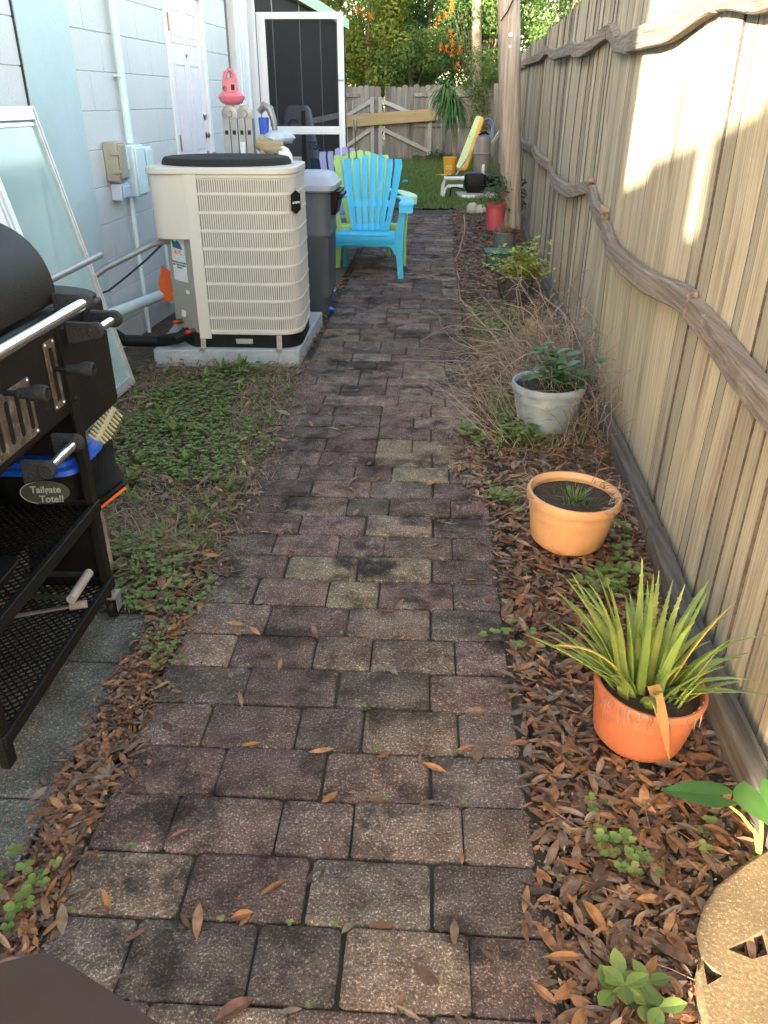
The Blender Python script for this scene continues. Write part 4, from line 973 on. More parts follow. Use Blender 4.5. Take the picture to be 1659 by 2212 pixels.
def shelf(z, name):
    b = MB()
    for (p, q) in (((-.905, 1.27, z), (-.905, 1.94, z)), ((-1.40, 1.27, z), (-1.40, 1.94, z)), ((-1.40, 1.935, z), (-.905, 1.935, z)), ((-1.40, 1.275, z), (-.905, 1.275, z))): b.bar(p, q, .016, .034)
    o = b.build(name, M_grill, gr, bevel=.002)
    b = MB(); x0, x1, y0, y1 = -1.39, -.915, 1.285, 1.925; n = 30
    for i in range(1, n):
        for dirn in (0, 1):
            pass
    s_ = .024; k = -1.0
    t = y0 - (x1 - x0)
    while t < y1:
        # 60 degree diamond strands both ways
        for sg_ in (1, -1):
            a = Vector((x0, t if sg_ > 0 else t + (x1 - x0), 0)); c = Vector((x1, t + (x1 - x0) if sg_ > 0 else t, 0))
            pts_ = []
            # clip in y
            def clip(p, q):
                d_ = q - p; t0, t1 = 0, 1
                for (lo, hi) in ((y0, y1),):
                    if abs(d_.y) < 1e-9: continue
                    ta, tb = (lo - p.y) / d_.y, (hi - p.y) / d_.y
                    if ta > tb: ta, tb = tb, ta
                    t0, t1 = max(t0, ta), min(t1, tb)
                return (p + d_ * t0, p + d_ * t1) if t1 > t0 else None
            r_ = clip(a, c)
            if r_: b.bar((r_[0].x, r_[0].y, z), (r_[1].x, r_[1].y, z), .004, .003)
        t += s_
    b.build('wire_mesh', M_grill, o)
shelf(.375, 'shelf'); shelf(.125, 'shelf')
# caster
cs = MB(); cs.tube([(-.915, 1.925, .08), (-.915, 1.925, .11)], .014, 10); cs.b2((-.937, 1.905, .078), (-.893, 1.955, .084)); cs.add([(-.935, 1.91, .078), (-.935, 1.95, .078), (-.935, 1.955, .03), (-.935, 1.935, .025)], [(0, 1, 2, 3)]); cs.b2((-.896, 1.918, .03), (-.893, 1.952, .078))
c_ = cs.build('caster', M_galv, gr); b = MB(); b.lathe([(0, -.014), (.028, -.014), (.038, -.010), (.041, 0), (.038, .010), (.028, .014), (0, .014)], (-.915, 1.945, .038), 24, Matrix.Rotation(R(90), 4, 'Y')); b.build('wheel', M_black, c_)
b = MB(); b.lathe([(0, -.0155), (.012, -.0155), (.012, .0155), (0, .0155)], (-.915, 1.945, .038), 12, Matrix.Rotation(R(90), 4, 'Y')); b.build('hub', M_iron, c_)
# things on the cart
tt = thing('tailgate_tote', 'black tote with a printed oval label and bright blue lid on the middle grill shelf', 'tote', (-1.15, 1.75, .39))
tl = G(100, 1062, .435)
cx_, cy_ = tl.x - .045, tl.y + .115
b = MB(); loft(b, [(rr(cx_, cy_, .22, .20, .05), .393), (rr(cx_, cy_, .24, .22, .06), .475)]); b.build('tub', M_black, tt)
b = MB(); loft(b, [(rr(cx_, cy_, .25, .23, .06), .477), (rr(cx_, cy_, .27, .25, .06), .483), (rr(cx_, cy_, .26, .24, .06), .495), (rr(cx_, cy_, .23, .21, .06), .498), (rr(cx_, cy_, .23, .21, .06), .512), (rr(cx_, cy_, .20, .18, .06), .514)]); b.build('lid', M_blue, tt)
LBL = frame((tl.x, tl.y - .006, .436), (1, .10, 0), (0, .25, 1))
b = MB(LBL); b.prism([(.066 * math.cos(t), .032 * math.sin(t)) for t in [2 * math.pi * k / 28 for k in range(28)]], .002); lb = b.build('label', M_labelg, tt)
text_mesh('Tailgate\n    Tote!!', .026, LBL @ Matrix.Translation((.002, -.006, .0028)), .0005, .0005).build('lettering', M_txt, lb)
b = MB(); b.tube([LBL @ Vector((.066 * math.cos(t), .032 * math.sin(t), .002)) for t in [math.pi * (.6 + .8 * k / 16) for k in range(17)]], .0014, 6); b.build('label_rim', M_txt, lb)
b = MB(); bb = rr(-1.10, 1.44, .30, .20, .03); loft(b, [(bb, .392), (rr(-1.10, 1.44, .34, .24, .03), .43)]); tag(b.build('drip_tray', M_black, bevel=.003), 'shallow black tray on the middle shelf of the grill cart', 'tray')
# dustpan, charcoal bag behind the leg
b = MB(); loft(b, [(rr(-1.065, 2.17, .09, .14, .03), -.01), (rr(-1.075, 2.17, .10, .15, .04), .25), (rr(-1.08, 2.17, .08, .09, .03), .42)])
tag(b.build('charcoal_bag', M_charbag), 'printed white and rust coloured paper bag standing behind the grill leg', 'paper bag')
dp = thing('dustpan', 'black dustpan with an orange rubber edge sticking out past the grill leg', 'dustpan', (-.98, 2.15, .3))
pA, pB_, pC, pD = Yp(195, 985, 2.12), Yp(236, 950, 2.16), Yp(268, 1042, 2.10), Yp(208, 1090, 2.06)
b = MB(); o_ = Vector((0, .02, -.004)); vs = [pA, pB_, (pB_ + pC) / 2 + Vector((-.012, 0, -.006)), pC, pD, (pA + pD) / 2 + Vector((.0, 0, 0))]
pts6 = [tuple(v) for v in vs] + [tuple(v + o_) for v in vs]; b.add(pts6, [(0, 1, 2, 3, 4, 5), (11, 10, 9, 8, 7, 6)] + [(i, 6 + i, 6 + (i + 1) % 6, (i + 1) % 6) for i in range(6)]); b.build('pan', M_black, dp)
b = MB(); b.tube([pC + Vector((0, -.004, 0)), pD + Vector((0, -.004, 0))], .010, 10); b.build('rim_bar', M_black, dp)
b = MB(); b.bar(pC + Vector((.004, -.006, -.014)), pD + Vector((.004, -.006, -.014)), .006, .008); b.build('rubber_edge', M_orange, dp)
# barbecue tools on the lower shelf
def tool(name, lab, plate, h0, h1, m):
    t = thing(name, lab, 'grill scraper', tuple(h0)); b = MB(); b.add([tuple(p) for p in plate] + [tuple(p + Vector((.004, 0, 0))) for p in plate], [(0, 1, 2, 3), (7, 6, 5, 4)] + [(i, 4 + i, 4 + (i + 1) % 4, (i + 1) % 4) for i in range(4)]); b.build('blade', M_tool, t)
    return t
t = thing('grill_scraper', 'steel scraper with a worn pale bar handle on the bottom grill shelf', 'scraper', (-1.0, 1.65, .15))
a1, a2 = G(153, 1296, .215), G(192, 1237, .215)
b = MB(); b.tube([a1, a2], .0125, 12); b.build('handle', M_wood_handle, t)
for (e_, yy) in ((a1, .010), (a2, -.010)):
    b = MB(); b.bar(e_ + Vector((0, yy, 0)), (-1.10, e_.y + yy * 1.5, .215), .006, .014); b.build('arm', M_gbracket, t)
b = MB(); b.box((-1.102, (a1.y + a2.y) / 2, .21), (.004, .19, .14), (0, R(8), 0)); b.build('blade', M_tool, t)
t = thing('grill_brush', 'grill tool with a reddish brown grip lying under the scraper on the bottom shelf', 'grill tool', (-1.0, 1.7, .14))
b = MB(); b.tube([G(150, 1310, .165), G(188, 1304, .165)], .011, 12); b.build('grip', M_nail, t); b = MB(); b.bar((-1.16, 1.66, .16), G(150, 1310, .165), .01, .006); b.box((-1.17, 1.62, .175), (.004, .13, .09), (0, R(12), R(-10))); b.build('blade', M_tool, t)

# brown table corner close to the camera
tb = thing('patio_table', 'dark brown translucent looking table corner at the lower left', 'table', (-.62, .18, 0))
e1, e2, e3 = G(88, 2058, .70), G(345, 2230, .70), G(-60, 2115, .70)
dA = (e2 - e1).normalized(); dB = (e3 - e1).normalized()
poly3 = [e1 + dA * .0 + dB * .03, e1 + (dA + dB) * .006, e1 + dA * .03, e1 + dA * .62, e1 + dA * .62 + dB * .7, e1 + dB * .7]
b = MB(); z0 = .70; vs = [(p.x, p.y, z0) for p in poly3] + [(p.x, p.y, z0 - .018) for p in poly3]; n = 6
b.add(vs, [tuple(range(n))[::-1], tuple(range(n, 2 * n))] + [(i, n + i, n + (i + 1) % n, (i + 1) % n) for i in range(n)])
b.build('table_top', M_table, tb, bevel=.005, seg=3)
b = MB(); cq = (e1 + e2) / 2 + dB * .35; b.tube([(cq.x, cq.y, .69), (cq.x, cq.y, 0)], .03, 12); b.lathe([(0, .03), (.2, .02), (.22, 0)], (cq.x, cq.y, 0), 24); b.build('pedestal', M_black, tb)

# ================================================================ POTS
def pot(name, label, c, h, rr_, rb, m, soil=.8, tilt=(0, 0, 0), rim=.018, band=True, bulge=.35, group=None, soilmat=None):
    t = thing(name, label, 'plant pot', (c[0], c[1], 0), group)
    T = Euler(tilt).to_matrix().to_4x4()
    prof = [(0, 0), (rb * .9, 0), (rb, .006)]
    for i in range(1, 9):
        u = i / 8; prof.append((rb + (rr_ - rim * .7 - rb) * (u ** bulge), .006 + (h - rim * 1.6 - .006) * u))
        if band and i == 6: prof += [(prof[-1][0] + .0035, prof[-1][1] + .002), (prof[-1][0] + .004, prof[-1][1] + .006)]
    ro = rr_ - rim * .7
    prof += [(rr_ - .002, h - rim * 1.5), (rr_, h - rim * .6), (rr_ - .004, h), (rr_ - rim * .6, h), (rr_ - rim * 1.1, h - rim * .8), (ro - .006, h - rim * 1.6), (ro * .93, h * soil * .98)]
    b = MB(); b.lathe(prof, (c[0], c[1], 0), 44, T); b.build('pot', m, t)
    b = MB(); n = 24; vs = []; rs = [0, .3, .6, .85, 1.0]
    for r_ in rs:
        for k in range(n):
            a = 2 * math.pi * k / n; x, y = r_ * ro * .96 * math.cos(a), r_ * ro * .96 * math.sin(a)
            vs.append((x, y, h * soil + .02 * noise.noise((x * 20 + c[1], y * 20, 1)) * (1 if r_ < 1 else .2)))
    b.add(vs, [(i * n + k, i * n + (k + 1) % n, (i + 1) * n + (k + 1) % n, (i + 1) * n + k) for i in range(4) for k in range(n)], Matrix.Translation((c[0], c[1], 0)) @ T)
    b.build('soil', soilmat or M_potsoil, t); return t, T
def leafquad(b, p, d, L_, W_, up=None, curl=.15, seg=3, tipz=0, fold=.2):
    """pointed leaf of 2*seg quads from p along d"""
    d = Vector(d).normalized(); up = Vector(up or (0, 0, 1)); s = d.cross(up)
    s = s.normalized() if s.length > 1e-4 else d.orthogonal().normalized(); nrm = s.cross(d)
    vs = []; p = Vector(p)
    for i in range(seg + 1):
        t = i / seg; wv = W_ / 2 * math.sin(math.pi * (t * .92 + .06)) ** .8 if 0 < i < seg else W_ * .04
        c = p + d * (L_ * t) + nrm * (curl * L_ * (t - t * t) * 1.5 + tipz * t * t)
        vs += [c - s * wv + nrm * wv * fold, c, c + s * wv + nrm * wv * fold]
    b.add(vs, [f for i in range(seg) for f in ((i * 3, i * 3 + 1, i * 3 + 4, i * 3 + 3), (i * 3 + 1, i * 3 + 2, i * 3 + 5, i * 3 + 4))])
def blade(b, p, d, L_, W_, droop=.3, seg=5, side=None, thick=0):
    d = Vector(d).normalized(); s = d.cross(Vector((0, 0, 1))); s = s.normalized() if s.length > 1e-3 else Vector((1, 0, 0))
    if side is not None: s = Vector(side).normalized()
    vs = []; p = Vector(p)
    for i in range(seg + 1):
        t = i / seg; q = p + d * L_ * t + Vector((d.x, d.y, 0)) * (droop * L_ * t * t * .5) - Vector((0, 0, droop * L_ * t * t)); w_ = W_ * (1 - t) ** .7 / 2 + .0002
        vs += [q - s * w_, q + s * w_]
    b.add(vs, [(2 * i, 2 * i + 1, 2 * i + 3, 2 * i + 2) for i in range(seg)])

# --- aloe
C = (.53, 1.50)
t, T = pot('aloe_pot', 'orange terracotta coloured pot full of spiky aloe, slightly tilted', C, .178, .130, .088, M_terra, .90, (R(1), R(4), 0), .015, True, .32)
rnd = random.Random(12); b = MB(); by = MB()
tips = [(1128, 1368), (1195, 1395), (1232, 1300), (1248, 1288), (1262, 1250), (1292, 1240), (1320, 1270), (1388, 1208), (1412, 1238), (1424, 1232), (1350, 1300), (1445, 1290), (1480, 1262), (1535, 1268), (1590, 1300), (1600, 1370), (1655, 1372), (1632, 1470), (1560, 1500), (1240, 1430), (1215, 1345), (1300, 1300), (1380, 1330), (1460, 1330), (1500, 1345), (1550, 1350), (1270, 1380), (1340, 1345), (1400, 1380), (1440, 1400), (1480, 1420), (1520, 1440), (1535, 1385), (1600, 1420), (1290, 1460), (1350, 1420)]
def aloe_leaf(b, base, tip, w0, bend):
    base = Vector(base); tip = Vector(tip); L_ = (tip - base).length; n = 8; rows = []; m_ = 7
    mid_ = (base + tip) / 2 + Vector(((tip.x - base.x) * -.12, (tip.y - base.y) * -.12, L_ * bend))
    vs = []
    ax = (tip - base).normalized(); s0 = ax.cross(Vector((0, 0, 1))); s0 = s0.normalized() if s0.length > .05 else Vector((1, 0, 0))
    for i in range(n + 1):
        t = i / n; c = base * (1 - t) ** 2 + mid_ * 2 * t * (1 - t) + tip * t * t
        d = ((mid_ - base) * (1 - t) + (tip - mid_) * t).normalized(); s = (s0 - d * s0.dot(d)).normalized(); u = s.cross(d)
        w_ = w0 * (1 - t ** 1.9) * (.95 - .15 * t) + .0006
        for k in range(m_):
            a = 2 * math.pi * k / m_; x, z = math.cos(a), math.sin(a)
            if z > 0: z *= .15
            vs.append(c + s * x * w_ + u * (z * w_ * .55))
    fs = [(i * m_ + k, i * m_ + (k + 1) % m_, (i + 1) * m_ + (k + 1) % m_, (i + 1) * m_ + k) for i in range(n) for k in range(m_)] + [tuple(range(m_))]
    b.add(vs, fs)
    # small teeth along both edges
    for i in range(1, 10):
        t = i / 11; c = base * (1 - t) ** 2 + mid_ * 2 * t * (1 - t) + tip * t * t; w_ = w0 * (1 - t ** 1.5) * (.85 + .3 * t); d = (tip - base).normalized()
        for sg_ in (-1, 1):
            q = c + s0 * sg_ * w_; b.add([q - d * .002, q + d * .003, q + s0 * sg_ * .0035 + d * .003], [(0, 1, 2)])
for i, (px, py) in enumerate(tips):
    dy = rnd.uniform(-.14, .12); tip = Yp(px, py, C[1] + dy)
    a = math.atan2(tip.y - C[1], tip.x - C[0]); r_ = rnd.uniform(.01, .075)
    base = (C[0] + r_ * math.cos(a), C[1] + r_ * math.sin(a), .150)
    tip.z = max(tip.z, .15)
    L_ = (tip - Vector(base)).length
    aloe_leaf(by if i in (1, 14, 31) else b, base, tip, rnd.uniform(.0105, .0142), rnd.uniform(.02, .26))
for i in range(52):
    a = rnd.uniform(0, 2 * math.pi); el = rnd.uniform(.35, 1.35); L_ = rnd.uniform(.09, .27); r_ = rnd.uniform(.02, .10)
    base = Vector((C[0] + r_ * math.cos(a), C[1] + r_ * math.sin(a), .155)); aloe_leaf(b, base, base + Vector((math.cos(a) * math.cos(el), math.sin(a) * math.cos(el), math.sin(el))) * L_, rnd.uniform(.008, .0125), rnd.uniform(.02, .2))
b.build('aloe_leaves', M_aloe, t); by.build('yellowed_aloe_leaf', M_aloetip, t)
b = MB(); P0, P1, P2 = Yp(1415, 1482, 1.37), Yp(1433, 1565, 1.345), Yp(1446, 1645, 1.36)
s = Vector((1, .2, 0)); b.add([P0 - s * .0165, P0 + s * .012 + Vector((0, .006, 0)), P1 - s * .010, P1 + s * .013, P2 - s * .0005, P2 + s * .0005, (P0 + P1) / 2 - s * .014, (P0 + P1) / 2 + s * .014],
      [(0, 6, 7, 1), (6, 2, 3, 7), (2, 4, 5, 3)]); b.build('dried_leaf', M_deadleaf, t)
b = MB()
for k in range(26):
    a = R(rnd.uniform(200, 345)); p = Vector((C[0] + .130 * math.cos(a), C[1] + .130 * math.sin(a), .178 - .07 * math.cos(a) * .13)); 
    q = [p, p + Vector((math.cos(a) * .008, math.sin(a) * .008, -.008)), p + Vector((rnd.uniform(-.01, .01), -.008, -rnd.uniform(.02, .05)))]
    b.tube(q, [.0014, .0012, .0005], 4, False)
b.build('root_fringe', M_twig, t)['kind'] = 'stuff'
# --- peach pot
C = (.502, 2.455)
t, T = pot('peach_pot', 'large peach coloured plastic pot with dark soil and a tuft of grass', C, .205, .160, .100, M_peach, .86, (R(1), R(3), 0), .020)
b = MB(); rnd = random.Random(4)
for k in range(110):
    a = rnd.uniform(0, 6.28); r_ = abs(rnd.gauss(0, .03)); el = rnd.uniform(.5, 1.5); blade(b, (C[0] + .01 + r_ * math.cos(a), C[1] - .01 + r_ * math.sin(a), .172), (math.cos(a) * math.cos(el), math.sin(a) * math.cos(el), math.sin(el)), rnd.uniform(.03, .085), .003, .35)
b.build('grass_tuft', M_grass, t)
b = MB()
def twig(b, p, d, L_, r_, n=6, wander=.25, grav=0, rnd=random):
    pts = [Vector(p)]; d = Vector(d).normalized()
    for i in range(n):
        d = (d + Vector((rnd.gauss(0, wander), rnd.gauss(0, wander), rnd.gauss(0, wander) - grav))).normalized(); pts.append(pts[-1] + d * L_ / n)
        if pts[-1].z < .004: pts[-1].z = .004; d.z = abs(d.z) * .3
    b.tube(pts, [r_ * (1 - .7 * i / n) for i in range(n + 1)], 4, False); return pts
for k in range(70):
    a = rnd.choice([rnd.uniform(-.9, .9), rnd.uniform(2.3, 3.6)]); p = (C[0] + .13 * math.cos(a), C[1] + .13 * math.sin(a), .19); twig(b, p, (math.cos(a), math.sin(a), .3), rnd.uniform(.05, .15), .0012, 5, .4, .12, rnd)
b.build('root_fringe', M_twig, t)['kind'] = 'stuff'
# --- faded white pot with leafy plant
C = (.565, 3.55)
t, T = pot('faded_white_pot', 'faded pale blue white pot with grey green leafy plant by the dry bush', C, .235, .170, .112, M_wpot, .86, (R(1), 0, 0), .020, True, .6)
b = MB(); rnd = random.Random(6)
for k in range(34):
    a = rnd.uniform(0, 6.28); el = rnd.uniform(.4, 1.4); p = Vector((C[0] + .03 + rnd.uniform(-.08, .12), C[1] + rnd.uniform(-.07, .08), .2)); L_ = rnd.uniform(.08, .2)
    d = Vector((math.cos(a) * math.cos(el), math.sin(a) * math.cos(el), math.sin(el))); e = p + d * L_; b.tube([p, (p + e) / 2 + Vector((0, 0, .008)), e], .0016, 4, False)
    for j in range(4):
        a2 = rnd.uniform(0, 6.28); leafquad(b, e - d * rnd.uniform(0, .05), (math.cos(a2), math.sin(a2), rnd.uniform(-.2, .4)), rnd.uniform(.045, .075), rnd.uniform(.035, .055), curl=.1)
b.build('leafy_plant', M_bluegreen, t)
# --- black pot with yellow green shrub
C = (.66, 6.2)
t, T = pot('black_nursery_pot', 'black nursery pot with bright yellow green shrub', C, .21, .158, .105, M_dpot, .88, (0, 0, 0), .012, False, .9)
b = MB(); bs = MB(); rnd = random.Random(8)
for k in range(60):
    a = rnd.uniform(0, 6.28); el = rnd.uniform(.45, 1.4); p = Vector((C[0] + .04 + rnd.uniform(-.09, .11), C[1] + rnd.uniform(-.1, .1), .18)); L_ = rnd.uniform(.10, .30)
    pts = twig(bs, p, (math.cos(a) * math.cos(el) + .15, math.sin(a) * math.cos(el), math.sin(el)), L_, .003, 4, .15, 0, rnd)
    for e in pts[1:]:
        for j in range(7):
            a2 = rnd.uniform(0, 6.28); leafquad(b, e, (math.cos(a2), math.sin(a2), rnd.uniform(-.3, .6)), rnd.uniform(.035, .06), rnd.uniform(.016, .026), seg=2)
b.build('shrub_leaves', M_ylime, t); bs.build('shrub_stems', M_twig, t)
# --- green rectangular planter, grey pot, red pot
gp = thing('green_planter', 'green plastic planter with a rusty red lip behind the black nursery pot', 'planter', (.66, 7.62, 0))
b = MB(); loft(b, [(rr(.66, 7.68, .23, .2, .02), 0), (rr(.66, 7.68, .27, .22, .02), .12), (rr(.66, 7.68, .29, .24, .02), .125), (rr(.66, 7.68, .29, .24, .02), .145)]); b.build('tub', M_green, gp, bevel=.003)
b = MB(); b.box((.71, 7.552, .075), (.12, .012, .03)); b.build('red_lip', M_rust, gp)
C = (.77, 8.54); t, T = pot('grey_pot', 'small grey green pot of brown dry grass at the foot of the utility pole', C, .19, .125, .095, M_gpot, .9, (0, 0, 0), .01, False, .9)
b = MB(); rnd = random.Random(10)
for k in range(420):
    a = rnd.uniform(0, 6.28); r_ = rnd.uniform(0, .11); el = rnd.uniform(.7, 1.5); blade(b, (C[0] + .03 + r_ * math.cos(a), C[1] + r_ * math.sin(a), .17), (math.cos(a) * math.cos(el) + .15, math.sin(a) * math.cos(el), math.sin(el)), rnd.uniform(.06, .19), .004, .3, 4)
b.build('dry_grass', M_straw, t)
C = (.77, 9.97); t, T = pot('red_pot', 'pinkish red tall pot with flowering green plant left of the utility pole', C, .30, .125, .09, M_red, .9, (0, 0, 0), .014, False, .9)
b = MB(); bf = MB(); rnd = random.Random(14)
for k in range(240):
    a = rnd.uniform(0, 6.28); r_ = rnd.uniform(0, .18); p = Vector((C[0] - .01 + r_ * math.cos(a), C[1] - .05 + r_ * math.sin(a), rnd.uniform(.24, .62)))
    if p.z > .45 and rnd.random() < .5: p.x = C[0] + .03 + (p.x - C[0]) * .5
    for j in range(2): leafquad(b, p, (rnd.gauss(0, 1), rnd.gauss(0, 1), rnd.gauss(0, .5)), rnd.uniform(.03, .055), rnd.uniform(.015, .025), seg=2)
for k in range(12):
    p = Vector((C[0] + rnd.uniform(-.15, .05), C[1] - .14, rnd.uniform(.26, .55)))
    for j in range(6): leafquad(bf, p, (rnd.gauss(0, 1), rnd.gauss(0, 1), rnd.gauss(0, 1)), .018, .012, seg=2)
b.build('flower_foliage', M_leafy, t); bf.build('blossom', M_pinkfl, t)

# --- dry straggly bush
bush = thing('dry_bush', 'straggly leafless bush of thin curling twigs sprawling towards the path', 'dry bush', (.72, 4.4, 0))
b = MB(); rnd = random.Random(33)
for k in range(330):
    y0 = rnd.choice([rnd.uniform(3.9, 5.0), rnd.uniform(3.7, 4.6)]); x0 = rnd.uniform(.50, .90); a = rnd.uniform(1.9, 4.6) if rnd.random() < .72 else rnd.uniform(-1.2, 1.2); el = rnd.uniform(.1, 1.3)
    L_ = rnd.uniform(.2, .6) if 1.9 < a < 4.4 and rnd.random() < .85 else rnd.uniform(.3, .8); d = (math.cos(a) * math.cos(el), math.sin(a) * math.cos(el), math.sin(el))
    pts = twig(b, (x0, y0, .02), d, L_, rnd.uniform(.0018, .0040), 11, .24, .07, rnd)
    for j in range(rnd.randint(1, 4)):
        q = rnd.choice(pts[2:-1]); a2 = rnd.uniform(0, 6.28); twig(b, q, (math.cos(a2), math.sin(a2), rnd.uniform(-.3, .8)), rnd.uniform(.08, .3), .0012, 6, .2, .08, rnd)
for k in range(80):   # long arching canes
    a = rnd.uniform(2.2, 3.9); el = rnd.uniform(.55, 1.25); pts = twig(b, (rnd.uniform(.55, .85), rnd.uniform(4.0, 4.9), .02), (math.cos(a) * math.cos(el), math.sin(a) * math.cos(el), math.sin(el)), rnd.uniform(.35, .75), rnd.uniform(.0022, .0038), 12, .18, .14, rnd)
    for j in range(3):
        q = rnd.choice(pts[3:-1]); a2 = rnd.uniform(0, 6.28); twig(b, q, (math.cos(a2), math.sin(a2), rnd.uniform(-.2, 1)), rnd.uniform(.06, .22), .0013, 6, .25, .05, rnd)
for k in range(60):   # fine red-brown twigs that lean over the pavers
    twig(b, (rnd.uniform(.25, .5), rnd.uniform(3.3, 3.9), .01), (-rnd.uniform(.2, 1), rnd.uniform(-.2, .6), rnd.uniform(.4, 1.2)), rnd.uniform(.2, .5), .0016, 8, .12, .02, rnd)
for k in range(150):   # around the fence side and pot
    twig(b, (rnd.uniform(.62, .84), rnd.uniform(3.3, 4.2), .02), (rnd.uniform(-.6, .3), rnd.uniform(-1, .3), rnd.uniform(.3, 1.4)), rnd.uniform(.2, .55), .0018, 9, .22, .08, rnd)
for (pp_, r0) in (([(1005, 470), (985, 560), (1000, 640), (1060, 720), (1150, 790)], 4.9), ([(1250, 640), (1290, 700), (1260, 770), (1180, 800)], 4.3), ([(1070, 880), (1150, 850), (1250, 700), (1270, 660)], 4.2)):
    n_ = len(pp_); P = []
    for i in range(n_ - 1):
        for q in range(4):
            u = q / 4; P.append(Yp(pp_[i][0] * (1 - u) + pp_[i + 1][0] * u, pp_[i][1] * (1 - u) + pp_[i + 1][1] * u, r0))
    P.append(Yp(*pp_[-1], r0))
    for p in P: p.z = max(p.z, .01)
    b.tube([p + Vector((rnd.gauss(0, .012), rnd.gauss(0, .03), rnd.gauss(0, .010))) for p in P], .0030, 5, False)
b.build('twigs', M_twig, bush)
# --- limestone lump in the bush
b = MB(); crumple(b, (.66, 4.86, .05), (.12, .12, .12), 2, 20, .55); tag(b.build('limestone_rock', M_rock, smooth=False), 'rough yellowish limestone rock inside the dry bush', 'rock')
b = MB(); crumple(b, (.58, 11.62, .05), (.085, .08, .08), 4, 16, .25); tag(b.build('round_stone', M_wrock), 'rounded off white stone, left of the pair by the red pot', 'stone')
b = MB(); crumple(b, (.70, 11.60, .04), (.07, .07, .07), 7, 16, .4); tag(b.build('round_stone', M_wrock), 'knobbly off white stone, right of the pair by the red pot', 'stone')

# --- concrete stepping stone with cut holes
ss = [(1659, 1828), (1600, 1868), (1545, 1912), (1520, 1955), (1508, 2000), (1514, 2060), (1505, 2100), (1512, 2160), (1528, 2240)]
P = [G(x, y, .035) for x, y in ss]; P += [Vector((.60, .62, .035)), Vector((.78, .60, .035)), Vector((.80, .80, .035)), Vector((.81, 1.0, .035)), Vector((.80, 1.15, .035))]
outer = [(p.x, p.y) for p in P]
stone = thing('stepping_stone', 'sunlit sandy concrete stepping stone with triangular holes at the lower right corner', 'stepping stone', (.66, .9, 0))
b = MB(); b.prism(outer[::-1] if False else outer, .045, Matrix.Translation((0, 0, -.01))); so_ = b.build('slab', M_stone, stone, bevel=.008, seg=3)
cut = MB()
for tri in ([(1572, 2050), (1650, 2008), (1659, 2062), (1625, 2072)], [(1518, 2072), (1562, 2108), (1528, 2128)]):
    q = [G(x, y, .035) for x, y in tri]; cut.prism([(p.x, p.y) for p in q], .2, Matrix.Translation((0, 0, -.1)))
me = bpy.data.meshes.new('cut'); me.from_pydata(cut.v, [], cut.f); me.update(); co = bpy.data.objects.new('cut', me); COL.objects.link(co)
import bmesh
def recalc(me):
    q = bmesh.new(); q.from_mesh(me); bmesh.ops.recalc_face_normals(q, faces=q.faces); q.to_mesh(me); q.free()
recalc(me); recalc(so_.data)
md = so_.modifiers.new('holes', 'BOOLEAN'); md.object = co; md.operation = 'DIFFERENCE'; md.solver = 'EXACT'
co.location = -Vector(stone['_o']) + Vector(stone['_o'])
bpy.context.view_layer.update()
dg = bpy.context.evaluated_depsgraph_get(); nm = bpy.data.meshes.new_from_object(so_.evaluated_get(dg)); so_.modifiers.clear(); so_.data = nm; nm.name = 'slab'
bpy.data.objects.remove(co)
# --- elephant ear plant
el = thing('elephant_ear', 'elephant ear plant with broad green leaves beside the sunlit stepping stone', 'plant', tuple(G(1645, 1852, 0)))
def heart(b, tip, stem, wid, lift=.0):
    tip, stem = Vector(tip), Vector(stem); d = (tip - stem); L_ = d.length; d.normalize(); s = d.cross(Vector((0, 0, 1))).normalized(); u = s.cross(d)
    n = 10; vs = []; back = .30
    for i in range(n + 1):
        t = i / n; x = -back * L_ + (1 + back) * L_ * t
        tt_ = (x / L_ + back) / (1 + back); w_ = wid * math.sin(math.pi * min(1, tt_ ** .62)) ** .85 if 0 < tt_ < 1 else .001
        inn = 0 if x > 0 else (-x / (back * L_)) * wid * .33
        mid_h = u * (-.10 * L_ * (t - .5) ** 2)
        for sg_ in (-1, 1):
            wv = max(w_, inn + .001)
            for q in (inn, (inn + wv) / 2, wv): vs.append(stem + d * x + s * sg_ * q + u * (q * .22 - (q / wid) ** 2 * wid * .18) + mid_h)
    fs = []
    for i in range(n):
        o0, o1 = i * 6, (i + 1) * 6
        for g_ in (0, 3):
            for k in (0, 1): fs.append((o0 + g_ + k, o0 + g_ + k + 1, o1 + g_ + k + 1, o1 + g_ + k))
    b.add(vs, fs)
st0 = Yp(1562, 1725, 1.16); b = MB(); heart(b, Yp(1428, 1705, 1.17), Yp(1552, 1718, 1.15), .034); b.build('leaf', M_bigleaf, el)
b = MB(); heart(b, Yp(1690, 1800, 1.02), Yp(1640, 1710, 1.10), .055); b.build('leaf', M_bigleaf, el)
root = G(1640, 1852, 0)
b = MB(); b.tube([root, Yp(1632, 1800, 1.12), Yp(1600, 1760, 1.13), Yp(1550, 1720, 1.15)], [.005, .004, .003, .0025], 8); b.build('leaf_stalk', M_petiole, el)
b = MB(); b.tube([root, Yp(1645, 1800, 1.10), Yp(1645, 1715, 1.10)], [.005, .004, .003], 8); b.build('leaf_stalk', M_petiole, el)

